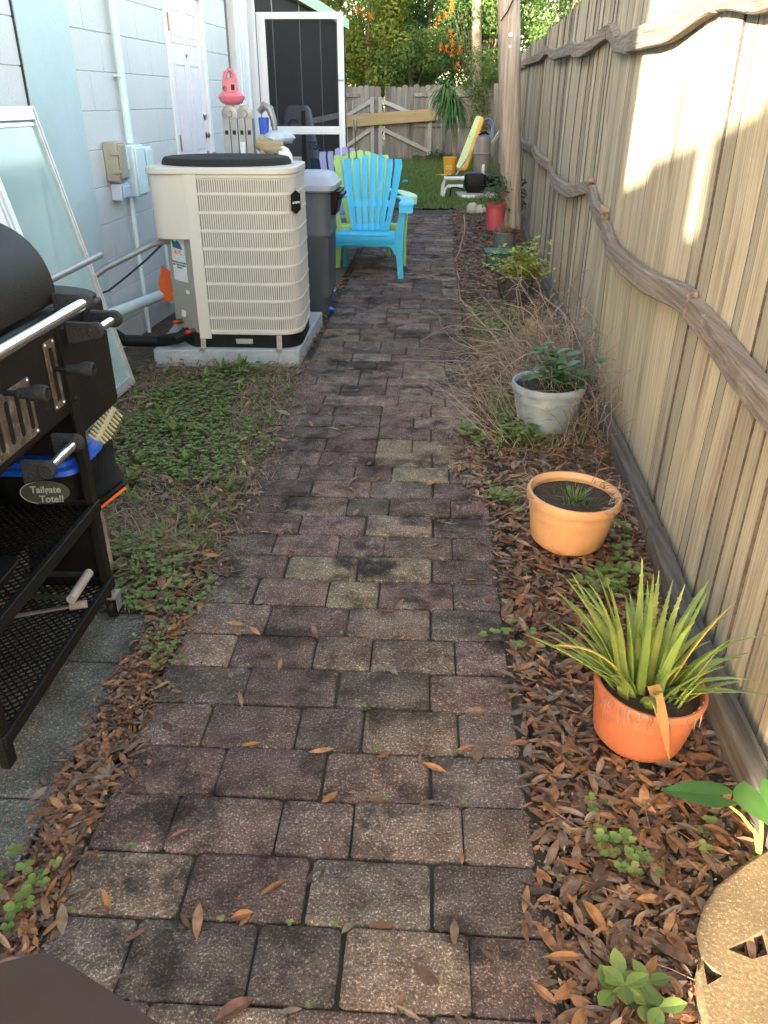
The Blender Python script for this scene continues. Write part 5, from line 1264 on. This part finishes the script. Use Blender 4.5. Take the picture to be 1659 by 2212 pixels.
# ================================================================ GROUND COVER AND LITTER (uncountable)
rnd = random.Random(77)
def inpots(x, y):
    for (cx, cy, r_) in ((.53, 1.475, .085), (.50, 2.455, .10), (.565, 3.55, .11), (.66, 6.2, .11), (.77, 8.54, .1), (.77, 9.97, .1), (.98, 10.12, .13)):
        if (x - cx) ** 2 + (y - cy) ** 2 < r_ * r_: return True
    return False
b = MB()
def fallen(x, y, z=None, Lm=1.0):
    L_ = rnd.choice([rnd.uniform(.03, .05), rnd.uniform(.045, .07), rnd.uniform(.055, .085)]) * Lm; W_ = L_ * rnd.uniform(.20, .36); a = rnd.uniform(0, 6.283); el = rnd.gauss(0, .15)
    d = Vector((math.cos(a) * math.cos(el), math.sin(a) * math.cos(el), math.sin(el))); up = Vector((rnd.gauss(0, .22), rnd.gauss(0, .22), 1)).normalized()
    z = z if z is not None else rnd.uniform(-.012, .018)
    leafquad(b, Vector((x, y, z + abs(d.z) * L_ * .5)) - d * L_ / 2, d, L_, W_ * rnd.choice([.8, 1, 1, 1.25]), up, rnd.gauss(0, .13), 4, 0, rnd.uniform(-.15, .45))
def edge_noise(y, s): return noise.noise((y * 2.2, s, 0))
n = 0
while n < 12500:                    # bed along the fence
    y = .55 + 11.4 * rnd.random() ** 1.7; x = rnd.uniform(.10 if 2.7 < y < 3.65 else .21, fx0(y) - .05)
    lim = .265 + .03 * edge_noise(y, 1) - (.16 * max(0, math.sin((y - 2.7) / .95 * math.pi)) if 2.7 < y < 3.65 else 0)
    if x < lim and rnd.random() > .12: continue
    if inpots(x, y): continue
    fallen(x, y, Lm=.85 if y < 5 else 1.0, z=rnd.uniform(-.014, .016) if x > .27 else rnd.uniform(.002, .01)); n += 1
for k in range(2600):              # strip between patio and path
    y = rnd.uniform(.5, 2.35); x = rnd.gauss(-.745, .035) - (.0 if y < 1.9 else rnd.uniform(0, .35) * (y - 1.9) / .3)
    fallen(x, y, z=rnd.uniform(-.02, .010), Lm=.72)
for k in range(1500):               # scattered over the weedy ground
    y = rnd.uniform(1.95, 4.5); x = rnd.uniform(-1.75, -.63)
    if noise.noise((x * 2, y * 2, 7)) < -.05 and rnd.random() < .6: continue
    fallen(x, y, z=rnd.uniform(-.006, .032), Lm=rnd.uniform(.55, .95))
for k in range(16000):              # crumbs and broken bits of leaf
    if k % 3: y = .55 + 9 * rnd.random() ** 1.8; x = rnd.uniform(.24, fx0(y) - .05)
    else: y = rnd.uniform(.6, 4.5); x = rnd.gauss(-.745, .04) if y < 1.95 else rnd.uniform(-1.7, -.62)
    if inpots(x, y): continue
    s_ = rnd.uniform(.003, .010); a = rnd.uniform(0, 6.28); c = Vector((x, y, rnd.uniform(-.012, .020))); t_ = rnd.gauss(0, .3)
    b.add([c + Vector((math.cos(a) * s_, math.sin(a) * s_, t_ * s_)), c + Vector((math.cos(a + 1.8) * s_ * .7, math.sin(a + 1.8) * s_ * .7, 0)), c + Vector((math.cos(a + 3.4) * s_, math.sin(a + 3.4) * s_, -t_ * s_)), c + Vector((math.cos(a + 4.9) * s_ * .5, math.sin(a + 4.9) * s_ * .5, .001))], [(0, 1, 2, 3)])
for k in range(260):               # loose bits of twig
    y = .6 + 6 * rnd.random() ** 1.5; x = rnd.uniform(.26, .8) if rnd.random() < .7 else rnd.uniform(-1.5, -.68); a = rnd.uniform(0, 6.28); l = rnd.uniform(.03, .12); c = Vector((x, y, .016)); d = Vector((math.cos(a), math.sin(a), rnd.gauss(0, .06)))
    if x < 0 and y < 1.95: continue
    b.tube([c - d * l / 2, c + Vector((rnd.gauss(0, .004), rnd.gauss(0, .004), .003)), c + d * l / 2], [.0012, .0011, .0008], 4, False)
for k in range(300):
    y = rnd.uniform(4.45, 12); x = rnd.gauss(-.72 if y < 5.8 else -.71, .03); fallen(x, y, z=rnd.uniform(-.01, .01), Lm=.9)
for k in range(130):               # loose leaves lying on the pavers, most in the joints
    y = .6 + 3.2 * rnd.random() ** 1.4; x = rnd.uniform(-.68, .24)
    if rnd.random() < .75: y = .812 + round((y - .812) / .1515) * .1515 + rnd.gauss(0, .006)
    fallen(x, y, z=.004, Lm=rnd.uniform(.6, .95))
for (px, py, a) in ((388, 1808, 1), (712, 1845, 2), (998, 1860, 0), (430, 2000, 1), (232, 1950, 0), (258, 2120, 2), (865, 2178, 1), (763, 1720, 1), (374, 1535, 0), (490, 1408, 0), (510, 1352, 1)):
    p = G(px, py, 0); fallen(p.x, p.y, .008, .8)
tag(b.build('leaf_litter', M_litter, smooth=False, origin=(0, 0, 0)), 'brown and orange fallen leaves covering the bed and scattered over the yard', 'fallen leaves', kind='stuff')
b = MB()
def rosette(x, y, n_, L_, W_, z=0, el=(.2, .9)):
    for k in range(n_):
        a = rnd.uniform(0, 6.283); e_ = rnd.uniform(*el); leafquad(b, (x, y, z), (math.cos(a) * math.cos(e_), math.sin(a) * math.cos(e_), math.sin(e_)), rnd.uniform(.7, 1.1) * L_, W_ * rnd.uniform(.8, 1.2), curl=-.2, seg=2)
def roundleaf(b, c, d, r_, tilt=0):
    d = Vector((d[0], d[1], tilt)).normalized(); s = d.cross(Vector((0, 0, 1))).normalized(); c = Vector(c) + d * r_; vs = [c + Vector((0, 0, -r_ * .15))]
    for k in range(8):
        a = 2 * math.pi * k / 8; q = r_ * (1 - (.28 if k == 0 else 0)); vs.append(c + d * math.cos(a) * q + s * math.sin(a) * q * .95)
    b.add(vs, [(0, k + 1, (k + 1) % 8 + 1) for k in range(8)])
def cloverp(x, y, s=.012, hmax=.03):
    h = rnd.uniform(.006, hmax)
    a0 = rnd.uniform(0, 6.28)
    for k in range(3):
        a = a0 + k * 2.094; roundleaf(b, (x, y, h), (math.cos(a), math.sin(a)), s * .62, rnd.uniform(-.2, .4))
n = 0
while n < 3900:
    y = rnd.uniform(1.95, 4.5); x = rnd.uniform(-1.8, -.66)
    g_ = noise.noise((x * 2.1 + 5, y * 1.7, 2.0)) + .35 * noise.noise((x * 7, y * 7, 2.0)) + (.12 if y < 3.6 else -.22) - (.25 if x > -.80 else 0)
    if g_ < -.02 + rnd.uniform(-.16, .18): continue
    cloverp(x, y, rnd.uniform(.007, .014)); n += 1
for k in range(150):
    x, y = rnd.uniform(-1.7, -.72), rnd.uniform(2.1, 4.4); rosette(x, y, rnd.randint(5, 9), rnd.uniform(.03, .06), .014)
for (px, py, L_) in ((380, 935, .09), (355, 910, .08), (480, 800, .10), (520, 795, .09), (440, 815, .07), (285, 1040, .06), (230, 980, .08), (300, 1000, .07), (400, 1000, .06), (490, 1060, .06)):
    p = G(px, py, 0); rosette(p.x, p.y, 14, L_, .028, 0, (.2, 1.1))
def cluster(px, py, n_, s, spread=.04):
    c = G(px, py, 0)
    for k in range(n_):
        x, y, z = c.x + rnd.gauss(0, spread), c.y + rnd.gauss(0, spread), rnd.uniform(.015, .05); a0 = rnd.uniform(0, 6.28)
        for j in range(3):
            a = a0 + j * 2.094
            if s >= .026: leafquad(b, (x, y, z), (math.cos(a), math.sin(a), rnd.uniform(0, .4)), s * 1.5, s * .95, seg=4, curl=-.15)
            else: roundleaf(b, (x, y, z), (math.cos(a), math.sin(a)), s * .55, rnd.uniform(-.2, .5))
for q in ((1090, 1090, 16, .02), (1060, 1075, 8, .018), (1105, 1392, 7, .018), (1335, 1250, 10, .026), (1300, 1290, 10, .026), (1355, 1200, 7, .02), (1260, 1190, 6, .018, .02), (1330, 1850, 12, .017, .025), (1370, 1880, 7, .015, .02), (1355, 1160, 6, .02), (1030, 950, 6, .03), (1270, 945, 4, .03), (1520, 1790, 4, .016), (1375, 2180, 3, .03, .02), (1340, 2140, 2, .03, .02), (1400, 2150, 2, .026, .02), (20, 1920, 10, .02), (60, 1960, 8, .014), (500, 1290, 14, .008, .05), (350, 1430, 24, .010, .03), (335, 1390, 12, .01, .03), (1285, 1760, 3, .014, .01)):
    cluster(*q)
for k in range(500):
    y = rnd.uniform(3.3, 3.9); x = rnd.uniform(.33, .52); cloverp(x, y, .014, .08)
for k in range(240):
    y = rnd.uniform(5.0, 5.8); x = rnd.uniform(.30, .62); cloverp(x, y, .016, .10)
for k in range(26): cloverp(rnd.gauss(.10, .06), rnd.gauss(7.4, .12), .012, .02)
for k in range(30): cloverp(rnd.uniform(-.66, .2), .812 + .1515 * rnd.randint(0, 12), .007, .012)
tag(b.build('clover', M_clover, smooth=False, origin=(0, 0, 0)), 'low green clover and weeds growing in the soil by the path', 'ground cover', kind='stuff')
b = MB()
for k in range(10000):              # dead and green grass by the path
    y = rnd.uniform(2.9, 4.6) if rnd.random() < .65 else rnd.uniform(1.95, 3); x = rnd.uniform(-1.75, -.60)
    if noise.noise((x * 2.1 + 5, y * 1.7, 2.0)) > .15 and rnd.random() < .7: continue
    a = rnd.uniform(0, 6.283); e_ = rnd.uniform(.05, .8); blade(b, (x, y, -.01), (math.cos(a) * math.cos(e_), math.sin(a) * math.cos(e_), math.sin(e_)), rnd.uniform(.03, .09), .0028, .3, 3)
for k in range(2600):
    y = rnd.uniform(3.2, 5.8); x = rnd.uniform(.28, .85); a = rnd.uniform(0, 6.283); e_ = rnd.uniform(.05, 1.2); blade(b, (x, y, -.01), (math.cos(a) * math.cos(e_), math.sin(a) * math.cos(e_), math.sin(e_)), rnd.uniform(.05, .2), .0028, .3, 4)
for k in range(500):
    p = G(rnd.gauss(340, 45), rnd.gauss(1180, 25), 0); a = rnd.uniform(0, 6.283); e_ = rnd.uniform(.1, 1.1); blade(b, (p.x, p.y, -.01), (math.cos(a) * math.cos(e_), math.sin(a) * math.cos(e_), math.sin(e_)), rnd.uniform(.05, .12), .0022, .3, 4)
tag(b.build('dry_grass', M_straw, smooth=False, origin=(0, 0, 0)), 'dry straw coloured grass tangled over the weedy ground', 'dry grass', kind='stuff')
b = MB()
for k in range(900):
    y = rnd.uniform(3.3, 5.6); x = rnd.uniform(.30, .62); a = rnd.uniform(0, 6.283); e_ = rnd.uniform(.5, 1.4); blade(b, (x, y, -.01), (math.cos(a) * math.cos(e_), math.sin(a) * math.cos(e_), math.sin(e_)), rnd.uniform(.06, .2), .003, .5, 4)
for k in range(1600):
    y = rnd.uniform(1.95, 4.4); x = rnd.uniform(-1.7, -.7); a = rnd.uniform(0, 6.283); e_ = rnd.uniform(.4, 1.3); blade(b, (x, y, -.01), (math.cos(a) * math.cos(e_), math.sin(a) * math.cos(e_), math.sin(e_)), rnd.uniform(.03, .08), .003, .5, 3)
for k in range(26000):             # lawn
    y = 12.2 + 10.2 * rnd.random() ** 1.2; x = rnd.uniform(-2.0, 1.55)
    if y < 12.9 and rnd.random() < .5: continue
    a = rnd.uniform(0, 6.283); e_ = rnd.uniform(.7, 1.5); L_ = rnd.uniform(.05, .12) * (1.6 if y > 21.7 else 1); s = (math.sin(a), math.cos(a), 0)
    blade(b, (x, y, -.02), (math.cos(a) * math.cos(e_), math.sin(a) * math.cos(e_), math.sin(e_)), L_, .014, .3, 2, (1, .2, 0))
tag(b.build('grass', M_grass, smooth=False, origin=(0, 0, 0)), 'green lawn grass in front of the far fence', 'grass', kind='stuff')

# ================================================================ THINGS ON THE BACK LAWN
t = thing('yellow_bucket', 'yellow orange round bucket with pale print on the lawn', 'bucket', (.36, 17.9, 0))
b = MB(); c = Yp(971, 377, 17.9); b.lathe([(0, 0), (.115, 0), (.135, .30), (.145, .305), (.145, .33), (.13, .33), (.11, .05), (0, .05)], (c.x, 17.9, .0), 24); b.build('pail', M_yellow, t)
b = MB(); 
for dx in (-.045, .02): b.lathe([(.018, -.001), (.026, -.001), (.026, .002), (.018, .002)], (c.x - .01 + dx, 17.765, .14), 14, Matrix.Rotation(R(90), 4, 'X') @ Matrix.Diagonal((1, 1.6, 1, 1)))
b.build('print', M_sticker, t)
b = MB(); b.lathe([(0, 0), (.14, .0), (.15, .02), (0, .03)], (c.x - .12, 17.6, 0), 20); tag(b.build('bucket_lid', M_yellow), 'flat yellow lid lying beside the yellow bucket', 'lid')
rf = thing('pool_raft', 'long yellow and pale green pool float leaning on the fence behind the filter tank', 'pool float', (.6, 16.9, 0))
P0, P1 = Yp(995, 372, 16.8), Yp(1038, 256, 17.3); d = (P1 - P0).normalized(); s = Vector((.72, -.3, -.28)); s = (s - d * s.dot(d)).normalized(); nn = d.cross(s)
b = MB(); L_ = (P1 - P0).length; T = frame(P0, s, d)
pl = rounded([(-.10, 0), (.13, .0), (.10, L_), (-.07, L_)], [.06, .1, .08, .06])
b.prism(pl, .10, T); b.build('float_body', M_yellow, rf, bevel=.03, seg=3)
nz_ = (T.to_3x3() @ Vector((0, 0, 1))); off = .102 if nz_.y < 0 else -.004
b = MB(); b.prism([(x - .03, y) for x, y in rounded([(-.065, .03), (.075, .03), (.055, L_ - .02), (-.04, L_ - .02)], [.03] * 4)], .004, T @ Matrix.Translation((0, 0, off if off > 0 else -.006))); b.build('printed_face', M_raft, rf)
b = MB(); b.bar(Yp(985, 378, 16.4), Yp(1022, 322, 16.5), .03, .02); tag(b.build('thin_slat', M_brace), 'thin pale slat leaning across the foot of the pool float', 'slat')
tk = thing('filter_tank', 'tall grey domed pool filter tank with clamp band beside the pool float', 'filter tank', (.93, 16.8, 0))
b = MB(); c = Yp(1039, 385, 16.8); b.lathe([(0, 0), (.15, 0), (.155, .02), (.158, .44), (.17, .445), (.17, .46)], (c.x, 16.8, 0), 32); b.lathe([(.165, .475), (.165, .50), (.155, .52), (.152, .66), (.135, .74), (.09, .79), (.04, .80), (0, .80)], (c.x, 16.8, 0), 32); b.build('tank', M_tank, tk)
b = MB(); b.lathe([(.172, .455), (.178, .46), (.178, .475), (.172, .48)], (c.x, 16.8, 0), 32); b.build('clamp_band', M_acgrey, tk)
b = MB(); b.tube([(c.x - .08, 16.7, .78), (c.x - .02, 16.66, .83), (c.x + .03, 16.66, .84), (c.x + .09, 16.7, .79)], .018, 8); b.lathe([(0, 0), (.05, 0), (.04, .04), (0, .05)], (c.x, 16.75, .80), 14); b.build('valve_handle', M_black, tk)
pu = thing('pool_pump', 'black pool pump with white upright pipe stub on a slab', 'pump', (.72, 13.85, 0))
b = MB(); loft(b, [(rr(.72, 13.9, .27, .30, .05), .045), (rr(.71, 13.9, .33, .34, .06), .12), (rr(.71, 13.9, .36, .36, .07), .29), (rr(.71, 13.9, .33, .33, .06), .315), (rr(.69, 13.9, .24, .24, .06), .34)]); b.build('basket_housing', M_black, pu)
b = MB(); b.tube([(.88, 13.95, .20), (1.10, 14.1, .20)], .085, 16); b.build('motor', M_black, pu)
b = MB(); b.tube([(.83, 13.85, .30), (.835, 13.85, .42), (.84, 13.85, .46)], [.026, .026, .022], 12); b.lathe([(.0, 0), (.045, 0), (.045, .025), (.0, .03)], (.825, 13.85, .30), 14); b.build('pipe_stub', M_pvc, pu)
b = MB(); pts = [Yp(1000, 385, 13.7), Yp(962, 385, 13.7), Yp(957, 400, 13.7), Yp(954, 429, 13.7)]; b.tube(pts, .028, 12); b.tube([Yp(1000, 402, 13.7), Yp(968, 402, 13.7), Yp(961, 410, 13.7), Yp(957, 428, 13.68)], .024, 12)
for p in (pts[0], pts[1]): b.tube([p + Vector((-.02, 0, 0)), p + Vector((.02, 0, 0))], .033, 12)
tag(b.build('white_pipes', M_pvc), 'white plastic elbow pipes standing left of the black pump', 'pipes')
b = MB(); b.tube([Yp(1003, 412, 13.6), Yp(988, 405, 13.6), Yp(976, 405, 13.6), Yp(973, 412, 13.6), Yp(972, 426, 13.6)], .012, 8); tag(b.build('black_hose', M_black), 'short black hose between the white pipes and the pump', 'hose')
b = MB(); b.box((.74, 13.75, .015), (.62, .5, .06), (0, 0, R(4))); tag(b.build('pump_slab', M_wrock, bevel=.008), 'thin pale concrete slab under the black pump', 'slab')
b = MB(); b.tube([(.50, 13.42, .02), (.70, 13.40, .02)], .026, 12); tag(b.build('loose_pipe', M_pvc), 'short white pipe lying on the ground before the pump slab', 'pipe')
b = MB(); hc = Yp(1052, 282, 17.6)
for k in range(7):
    a_ = .10 + .008 * k; pts = []
    for i in range(25): a = 2 * math.pi * i / 24; pts.append((hc.x + (.09 + .006 * k) * math.cos(a), 17.62 - .02 * k, hc.z + (.15 + .012 * k) * math.sin(a)))
    b.tube(pts, .010, 6, False)
tag(b.build('hose_coil', M_hose), 'coiled blue grey hose hanging behind the filter tank', 'hose coil')
b = MB(); b.bar(Yp(1058, 318, 17.0), Yp(1088, 272, 17.2), .03, .06); tag(b.build('white_strut', M_brace), 'whitish timber strut slanting behind the utility pole', 'strut')
b = MB(); b.bar(Yp(1072, 380, 17.8), Yp(1072, 180, 17.8), .09, .09, (0, 1, 0)); tag(b.build('timber_post', M_rotwood, bevel=.004), 'upright grey timber post left of the utility pole', 'post')
b = MB(); c = G(875, 396, 0); crumple(b, (c.x, c.y, .02), (.06, .09, .04), 3, am=.5); tag(b.build('teal_toy', M_teal), 'small teal blue plastic toy lying on the lawn', 'toy')
b = MB(); b.add([(-.95, 12.1, .004), (-.10, 12.05, .004), (-.25, 12.75, .006), (-1.0, 12.9, .006), (-.95, 12.1, -.02), (-.10, 12.05, -.02), (-.25, 12.75, -.02), (-1.0, 12.9, -.02)], [(0, 1, 2, 3), (0, 4, 5, 1), (1, 5, 6, 2), (2, 6, 7, 3), (3, 7, 4, 0)]); tag(b.build('rubber_mat', M_mat), 'dark flat rubber mat at the edge of the lawn', 'mat')

# ================================================================ PLANTS AND TREES AT THE BACK
def foliage(b, centres, n, L_, rnd, squash=1.0):
    tot = sum(c[3] ** 2 for c in centres)
    for (cx, cy, cz, r_) in centres:
        for k in range(int(n * r_ ** 2 / tot)):
            d = Vector((rnd.gauss(0, 1), rnd.gauss(0, 1), rnd.gauss(0, 1))).normalized(); q = r_ * (1 - .45 * rnd.random() ** 1.5)
            p = Vector((cx, cy, cz)) + Vector((d.x * q, d.y * q, d.z * q * squash))
            o = (d + Vector((rnd.gauss(0, .35), rnd.gauss(0, .35), rnd.gauss(0, .35) + .2))).normalized(); s = o.orthogonal().normalized(); s = (s * math.cos(rnd.random() * 6.28) + o.cross(s) * math.sin(rnd.random() * 6.28)); u = o.cross(s)
            l = L_ * rnd.uniform(.55, 1.15); w_ = l * .42
            b.add([p - s * l / 2, p + u * w_ / 2, p + s * l / 2 + o * .1 * l, p - u * w_ / 2], [(0, 1, 2, 3)])
def tree(name, label, x, y, h, r_, m, n, seed, L_=.11, clumps=16, trunk=.09, low=.25, group=None, barkm=None):
    rnd = random.Random(seed); t = thing(name, label, 'tree', (x, y, -.05), group)
    b = MB(); cs = []
    for k in range(clumps):
        a = rnd.uniform(0, 6.283); rad = r_ * .75 * math.sqrt(rnd.random()); z = h * (low + (1 - low - .12) * rnd.random())
        cs.append((x + rad * math.cos(a), y + rad * math.sin(a) * .8, z, r_ * rnd.uniform(.25, .42)))
    foliage(b, cs, int(n * 1.35), L_, rnd, .85); b.build('crown', m, t, smooth=False)
    b = MB(); pts = [Vector((x, y, -.05)), Vector((x + .05, y, h * .25)), Vector((x - .08, y, h * .5)), Vector((x + .06, y, h * .8))]
    b.tube(pts, [trunk, trunk * .8, trunk * .6, trunk * .25], 8)
    for c in cs[:9]: b.tube([pts[1] if rnd.random() < .5 else pts[2], Vector(((x + c[0]) / 2, (y + c[1]) / 2, c[2] * .8)), Vector(c[:3])], [trunk * .4, trunk * .25, trunk * .1], 5, False)
    b.build('trunk', barkm or M_bark, t); return t
GT = 'trees and tall shrubs beyond the far fence'
tree('leafy_tree', 'yellow green sunlit tree beyond the fence next to the screen door', -1.7, 24.2, 4.6, 1.5, M_treeY, 9000, 1, .12, 20, low=.2, group=GT)
tree('leafy_tree', 'dark green tree directly right of the yellow green tree', -.1, 25.4, 5.4, 1.7, M_treeD, 9000, 2, .12, 22, low=.15, group=GT)
tree('leafy_tree', 'mid green shrubby tree behind the middle of the far fence', -.55, 23.9, 3.3, 1.1, M_treeM, 6500, 3, .10, 16, low=.25, group=GT)
tree('leafy_tree', 'green tree behind the orange blossom and pale trunk', 1.5, 26.0, 5.6, 1.7, M_treeM, 9000, 4, .12, 22, low=.25, group=GT)
tree('leafy_tree', 'tall green tree rising over the side fence right of the pole', 3.3, 22.5, 5.2, 1.8, M_treeM, 9500, 5, .12, 22, low=.25, group=GT)
tree('leafy_tree', 'dark tree at the back behind the roof of the house', -3.6, 26.5, 6.4, 2.2, M_treeY, 9500, 6, .14, 22, low=.3, group=GT)
tree('leafy_tree', 'tall dark background tree behind the middle trees', .6, 30.0, 7.6, 3.0, M_treeD, 12000, 7, .17, 26, low=.2, group=GT)
tree('leafy_tree', 'tall background tree at the left behind the yellow tree', -3.2, 31.0, 7.5, 2.8, M_treeM, 9000, 8, .17, 22, low=.2, group=GT)
tree('leafy_tree', 'background tree far right behind the side fence', 5.2, 28.0, 6.8, 2.6, M_treeD, 9000, 9, .16, 22, low=.15, group=GT)
tree('leafy_tree', 'small bright tree peeking over the side fence near the pole', 2.7, 17.5, 3.4, .9, M_treeM, 5000, 10, .09, 12, low=.4, group=GT)
t = thing('pale_trunk_tree', 'pale bare straight tree trunk rising behind the far fence', 'tree', (1.1, 23.4, 0))
b = MB(); b.tube([(1.13, 23.4, -.05), (1.12, 23.4, 1.7), (1.05, 23.4, 3.2), (1.0, 23.4, 6.5)], [.14, .13, .12, .09], 12); b.build('trunk', M_palebark, t)
b = MB(); rnd = random.Random(55); foliage(b, [(1.3, 23.3, 3.4, .5), (.7, 23.5, 4.2, .6), (1.5, 23.4, 4.6, .7), (1.0, 23.4, 6.0, .9)], 3500, .11, rnd); b.build('crown', M_treeM, t, smooth=False)
tree('leafy_tree', 'mid green tree between the yellow green tree and the dark tree, farther back', -1.0, 27.5, 6.0, 1.9, M_treeM, 11000, 21, .14, 26, low=.1, group=GT)
tree('leafy_tree', 'dense dark tree filling the gap behind the pale trunk', 2.2, 29.0, 7.4, 2.6, M_treeD, 13000, 22, .16, 28, low=.1, group=GT)
tree('leafy_tree', 'tall tree at the far left behind the dark enclosure', -5.4, 29.5, 8.0, 2.7, M_treeY, 10000, 23, .17, 24, low=.15, group=GT)
# orange blossom on an arching shrub in front of the trees
t = thing('blossom_shrub', 'arching shrub with bright orange flower clusters left of the pale trunk', 'flowering shrub', (.75, 22.7, 0))
b = MB(); rnd = random.Random(66); bf = MB(); bl_ = MB()
for k in range(5): b.tube([(.85 + .05 * k, 22.65, 0), (.80 + .04 * k, 22.65, 1.8), (.55 + .07 * k, 22.6, 2.8), (.35 + .09 * k, 22.5, 3.3)], [.012, .009, .006, .003], 5)
b.build('stems', M_bark, t)
for (px, py, r_) in ((951, 103, .09), (972, 72, .07), (978, 92, .11), (964, 106, .09), (976, 115, .07), (993, 108, .08), (988, 142, .10), (975, 5, .10), (963, 32, .09), (977, 18, .08), (950, 40, .05), (942, 55, .05), (785, 30, .11), (770, 22, .08), (800, 36, .08)):
    c = Yp(px, py, 22.5)
    for j in range(70):
        d_ = Vector((rnd.gauss(0, 1), rnd.gauss(0, 1), rnd.gauss(0, 1))).normalized(); leafquad(bf, c + d_ * r_ * rnd.random(), d_, .045, .022, seg=2)
    for j in range(30):
        d_ = Vector((rnd.gauss(0, 1), rnd.gauss(0, 1), rnd.gauss(0, 1))).normalized(); leafquad(bl_, c + d_ * r_ * 2.2 + Vector((0, .1, 0)), d_, .10, .04, seg=2)
bf.build('blossom', M_flower, t, smooth=False); bl_.build('leaves', M_treeM, t, smooth=False)
# long-leaved dracaena hanging over the fence
t = thing('strap_leaf_plant', 'tall plant with long drooping strap leaves in front of the far fence', 'plant', (.62, 20.4, 0))
b = MB(); rnd = random.Random(44)
for (hx_, hz, n_) in ((.32, 1.55, 110), (.50, 1.15, 110), (.40, 1.35, 70)):
    for k in range(n_):
        a = rnd.uniform(0, 6.283); el_ = rnd.uniform(.0, 1.3); L_ = rnd.uniform(.45, .85)
        p = Vector((hx_, 20.35, hz)); d_ = Vector((math.cos(a) * math.cos(el_) * .75, math.sin(a) * math.cos(el_), math.sin(el_))).normalized()
        q = [p]; v = d_.copy()
        for i in range(6): v = (v + Vector((0, 0, -.42))).normalized(); q.append(q[-1] + v * L_ / 6)
        s = d_.cross(Vector((0, 0, 1))).normalized() if abs(d_.z) < .99 else Vector((1, 0, 0)); vs = []
        for i, c in enumerate(q): w_ = .020 * (1 - (i / 6) ** 2) + .001; vs += [c - s * w_, c + s * w_]
        b.add(vs, [(2 * i, 2 * i + 1, 2 * i + 3, 2 * i + 2) for i in range(6)])
b.build('leaves', M_drac, t, smooth=False)
b = MB(); b.tube([(.55, 20.4, -.05), (.57, 20.4, .5), (.50, 20.35, 1.1)], .035, 8); b.tube([(.62, 20.4, -.05), (.50, 20.4, .6), (.34, 20.35, 1.5)], .03, 8); b.tube([(.48, 20.4, -.05), (.56, 20.4, .4)], .025, 8); b.build('stems', M_palebark, t)
# vine on the far right corner
t = thing('fence_vine', 'green vine climbing the corner of the far fence left of the pole', 'vine', (1.1, 21.9, 0))
b = MB(); rnd = random.Random(45); foliage(b, [(.98, 21.9, 1.55, .28), (1.12, 21.8, 1.25, .2), (1.22, 21.8, 1.7, .3), (1.05, 21.85, .95, .13), (1.3, 21.8, 1.2, .16), (1.35, 21.8, .8, .12), (.80, 21.95, 1.75, .18), (1.42, 21.8, 1.9, .3), (1.1, 21.9, 2.2, .4)], 2600, .07, rnd); b.build('leaves', M_treeM, t, smooth=False)
b = MB()
for x in (.95, 1.12, 1.3): twig(b, (x, 21.9, 0), (.05, 0, 1), 2.2, .012, 8, .06, 0, rnd)
b.build('stems', M_twig, t)
t = thing('low_weeds', 'dark low weeds against the foot of the far fence', 'weeds', (.1, 22.1, 0))
b = MB(); foliage(b, [(-.05, 22.0, .08, .16), (.2, 22.05, .10, .18), (.45, 22.05, .06, .14), (-.35, 22.05, .05, .12)], 700, .06, rnd); b.build('leaves', M_treeD, t, smooth=False)
b = MB(); c_ = Vector((1.18, 12.2, .3))
t = thing('fence_weed', 'leafy weed growing between the pole and the side fence', 'weeds', (1.12, 10.6, 0)); foliage(b, [(1.11, 10.5, .35, .07), (1.09, 10.4, .5, .06), (1.12, 10.7, .2, .08)], 240, .05, rnd); b.build('leaves', M_leafy, t, smooth=False)

# ================================================================ UNSEEN THINGS ADDED TO SHADE THE YARD
def sv(u, s): return (s * SD.x + u * SD.y, s * SD.y - u * SD.x)     # u across the sunlight, s along it
t = thing('added_sun_blocker', 'stepped blocks added unseen behind the viewer to shape the sun patch', 'sun blocker', (*sv(-.8, -4.6), 0))  # added out of view, heights stepped to outline the sun patch on the fence
for (u0, u1, hh) in ((-1.62, -1.18, 2.69), (-1.18, -.845, 2.745), (-.845, -.785, 2.44), (-.785, -.56, 2.74), (-.56, -.34, 2.79), (-.34, -.295, 2.79), (-.295, -.078, 2.70)):
    b = MB(); q = [sv(u0, -4), sv(u1, -4), sv(u1, -5.6), sv(u0, -5.6)]; b.prism(q, hh - .08, Matrix.Translation((0, 0, 0))); b.build('blocker_body', M_wall, t)
    b = MB(); b.prism(q, .075, Matrix.Translation((0, 0, hh - .077))); b.build('blocker_top', M_roof, t)
for i, (x, y, h, r_, lab) in enumerate(((-6.5, 19.5, 5.6, 2.4, 'broad dark tree added behind the house to shade the back lawn'), (-4.9, 17.6, 4.0, 1.7, 'smaller dark tree added behind the end of the house to shade the lawn'),
                                        (-10.5, 8.0, 8.0, 3.4, 'huge spreading tree added beyond the house to block sun, nearest the front'), (-10.0, 13.0, 8.4, 3.4, 'huge spreading tree added beyond the house to block sun, in the middle'), (-9.5, 18.0, 7.6, 3.0, 'huge spreading tree added beyond the house to block sun, nearest the back lawn'))):
    tree('added_shade_tree', lab, x, y, h, r_, M_treeD, 7500, 90 + i, .28, 24, low=.25)  # trees added out of view to keep sun off the lawn and back trees

for o in bpy.data.objects:
    if '_o' in o: del o['_o']
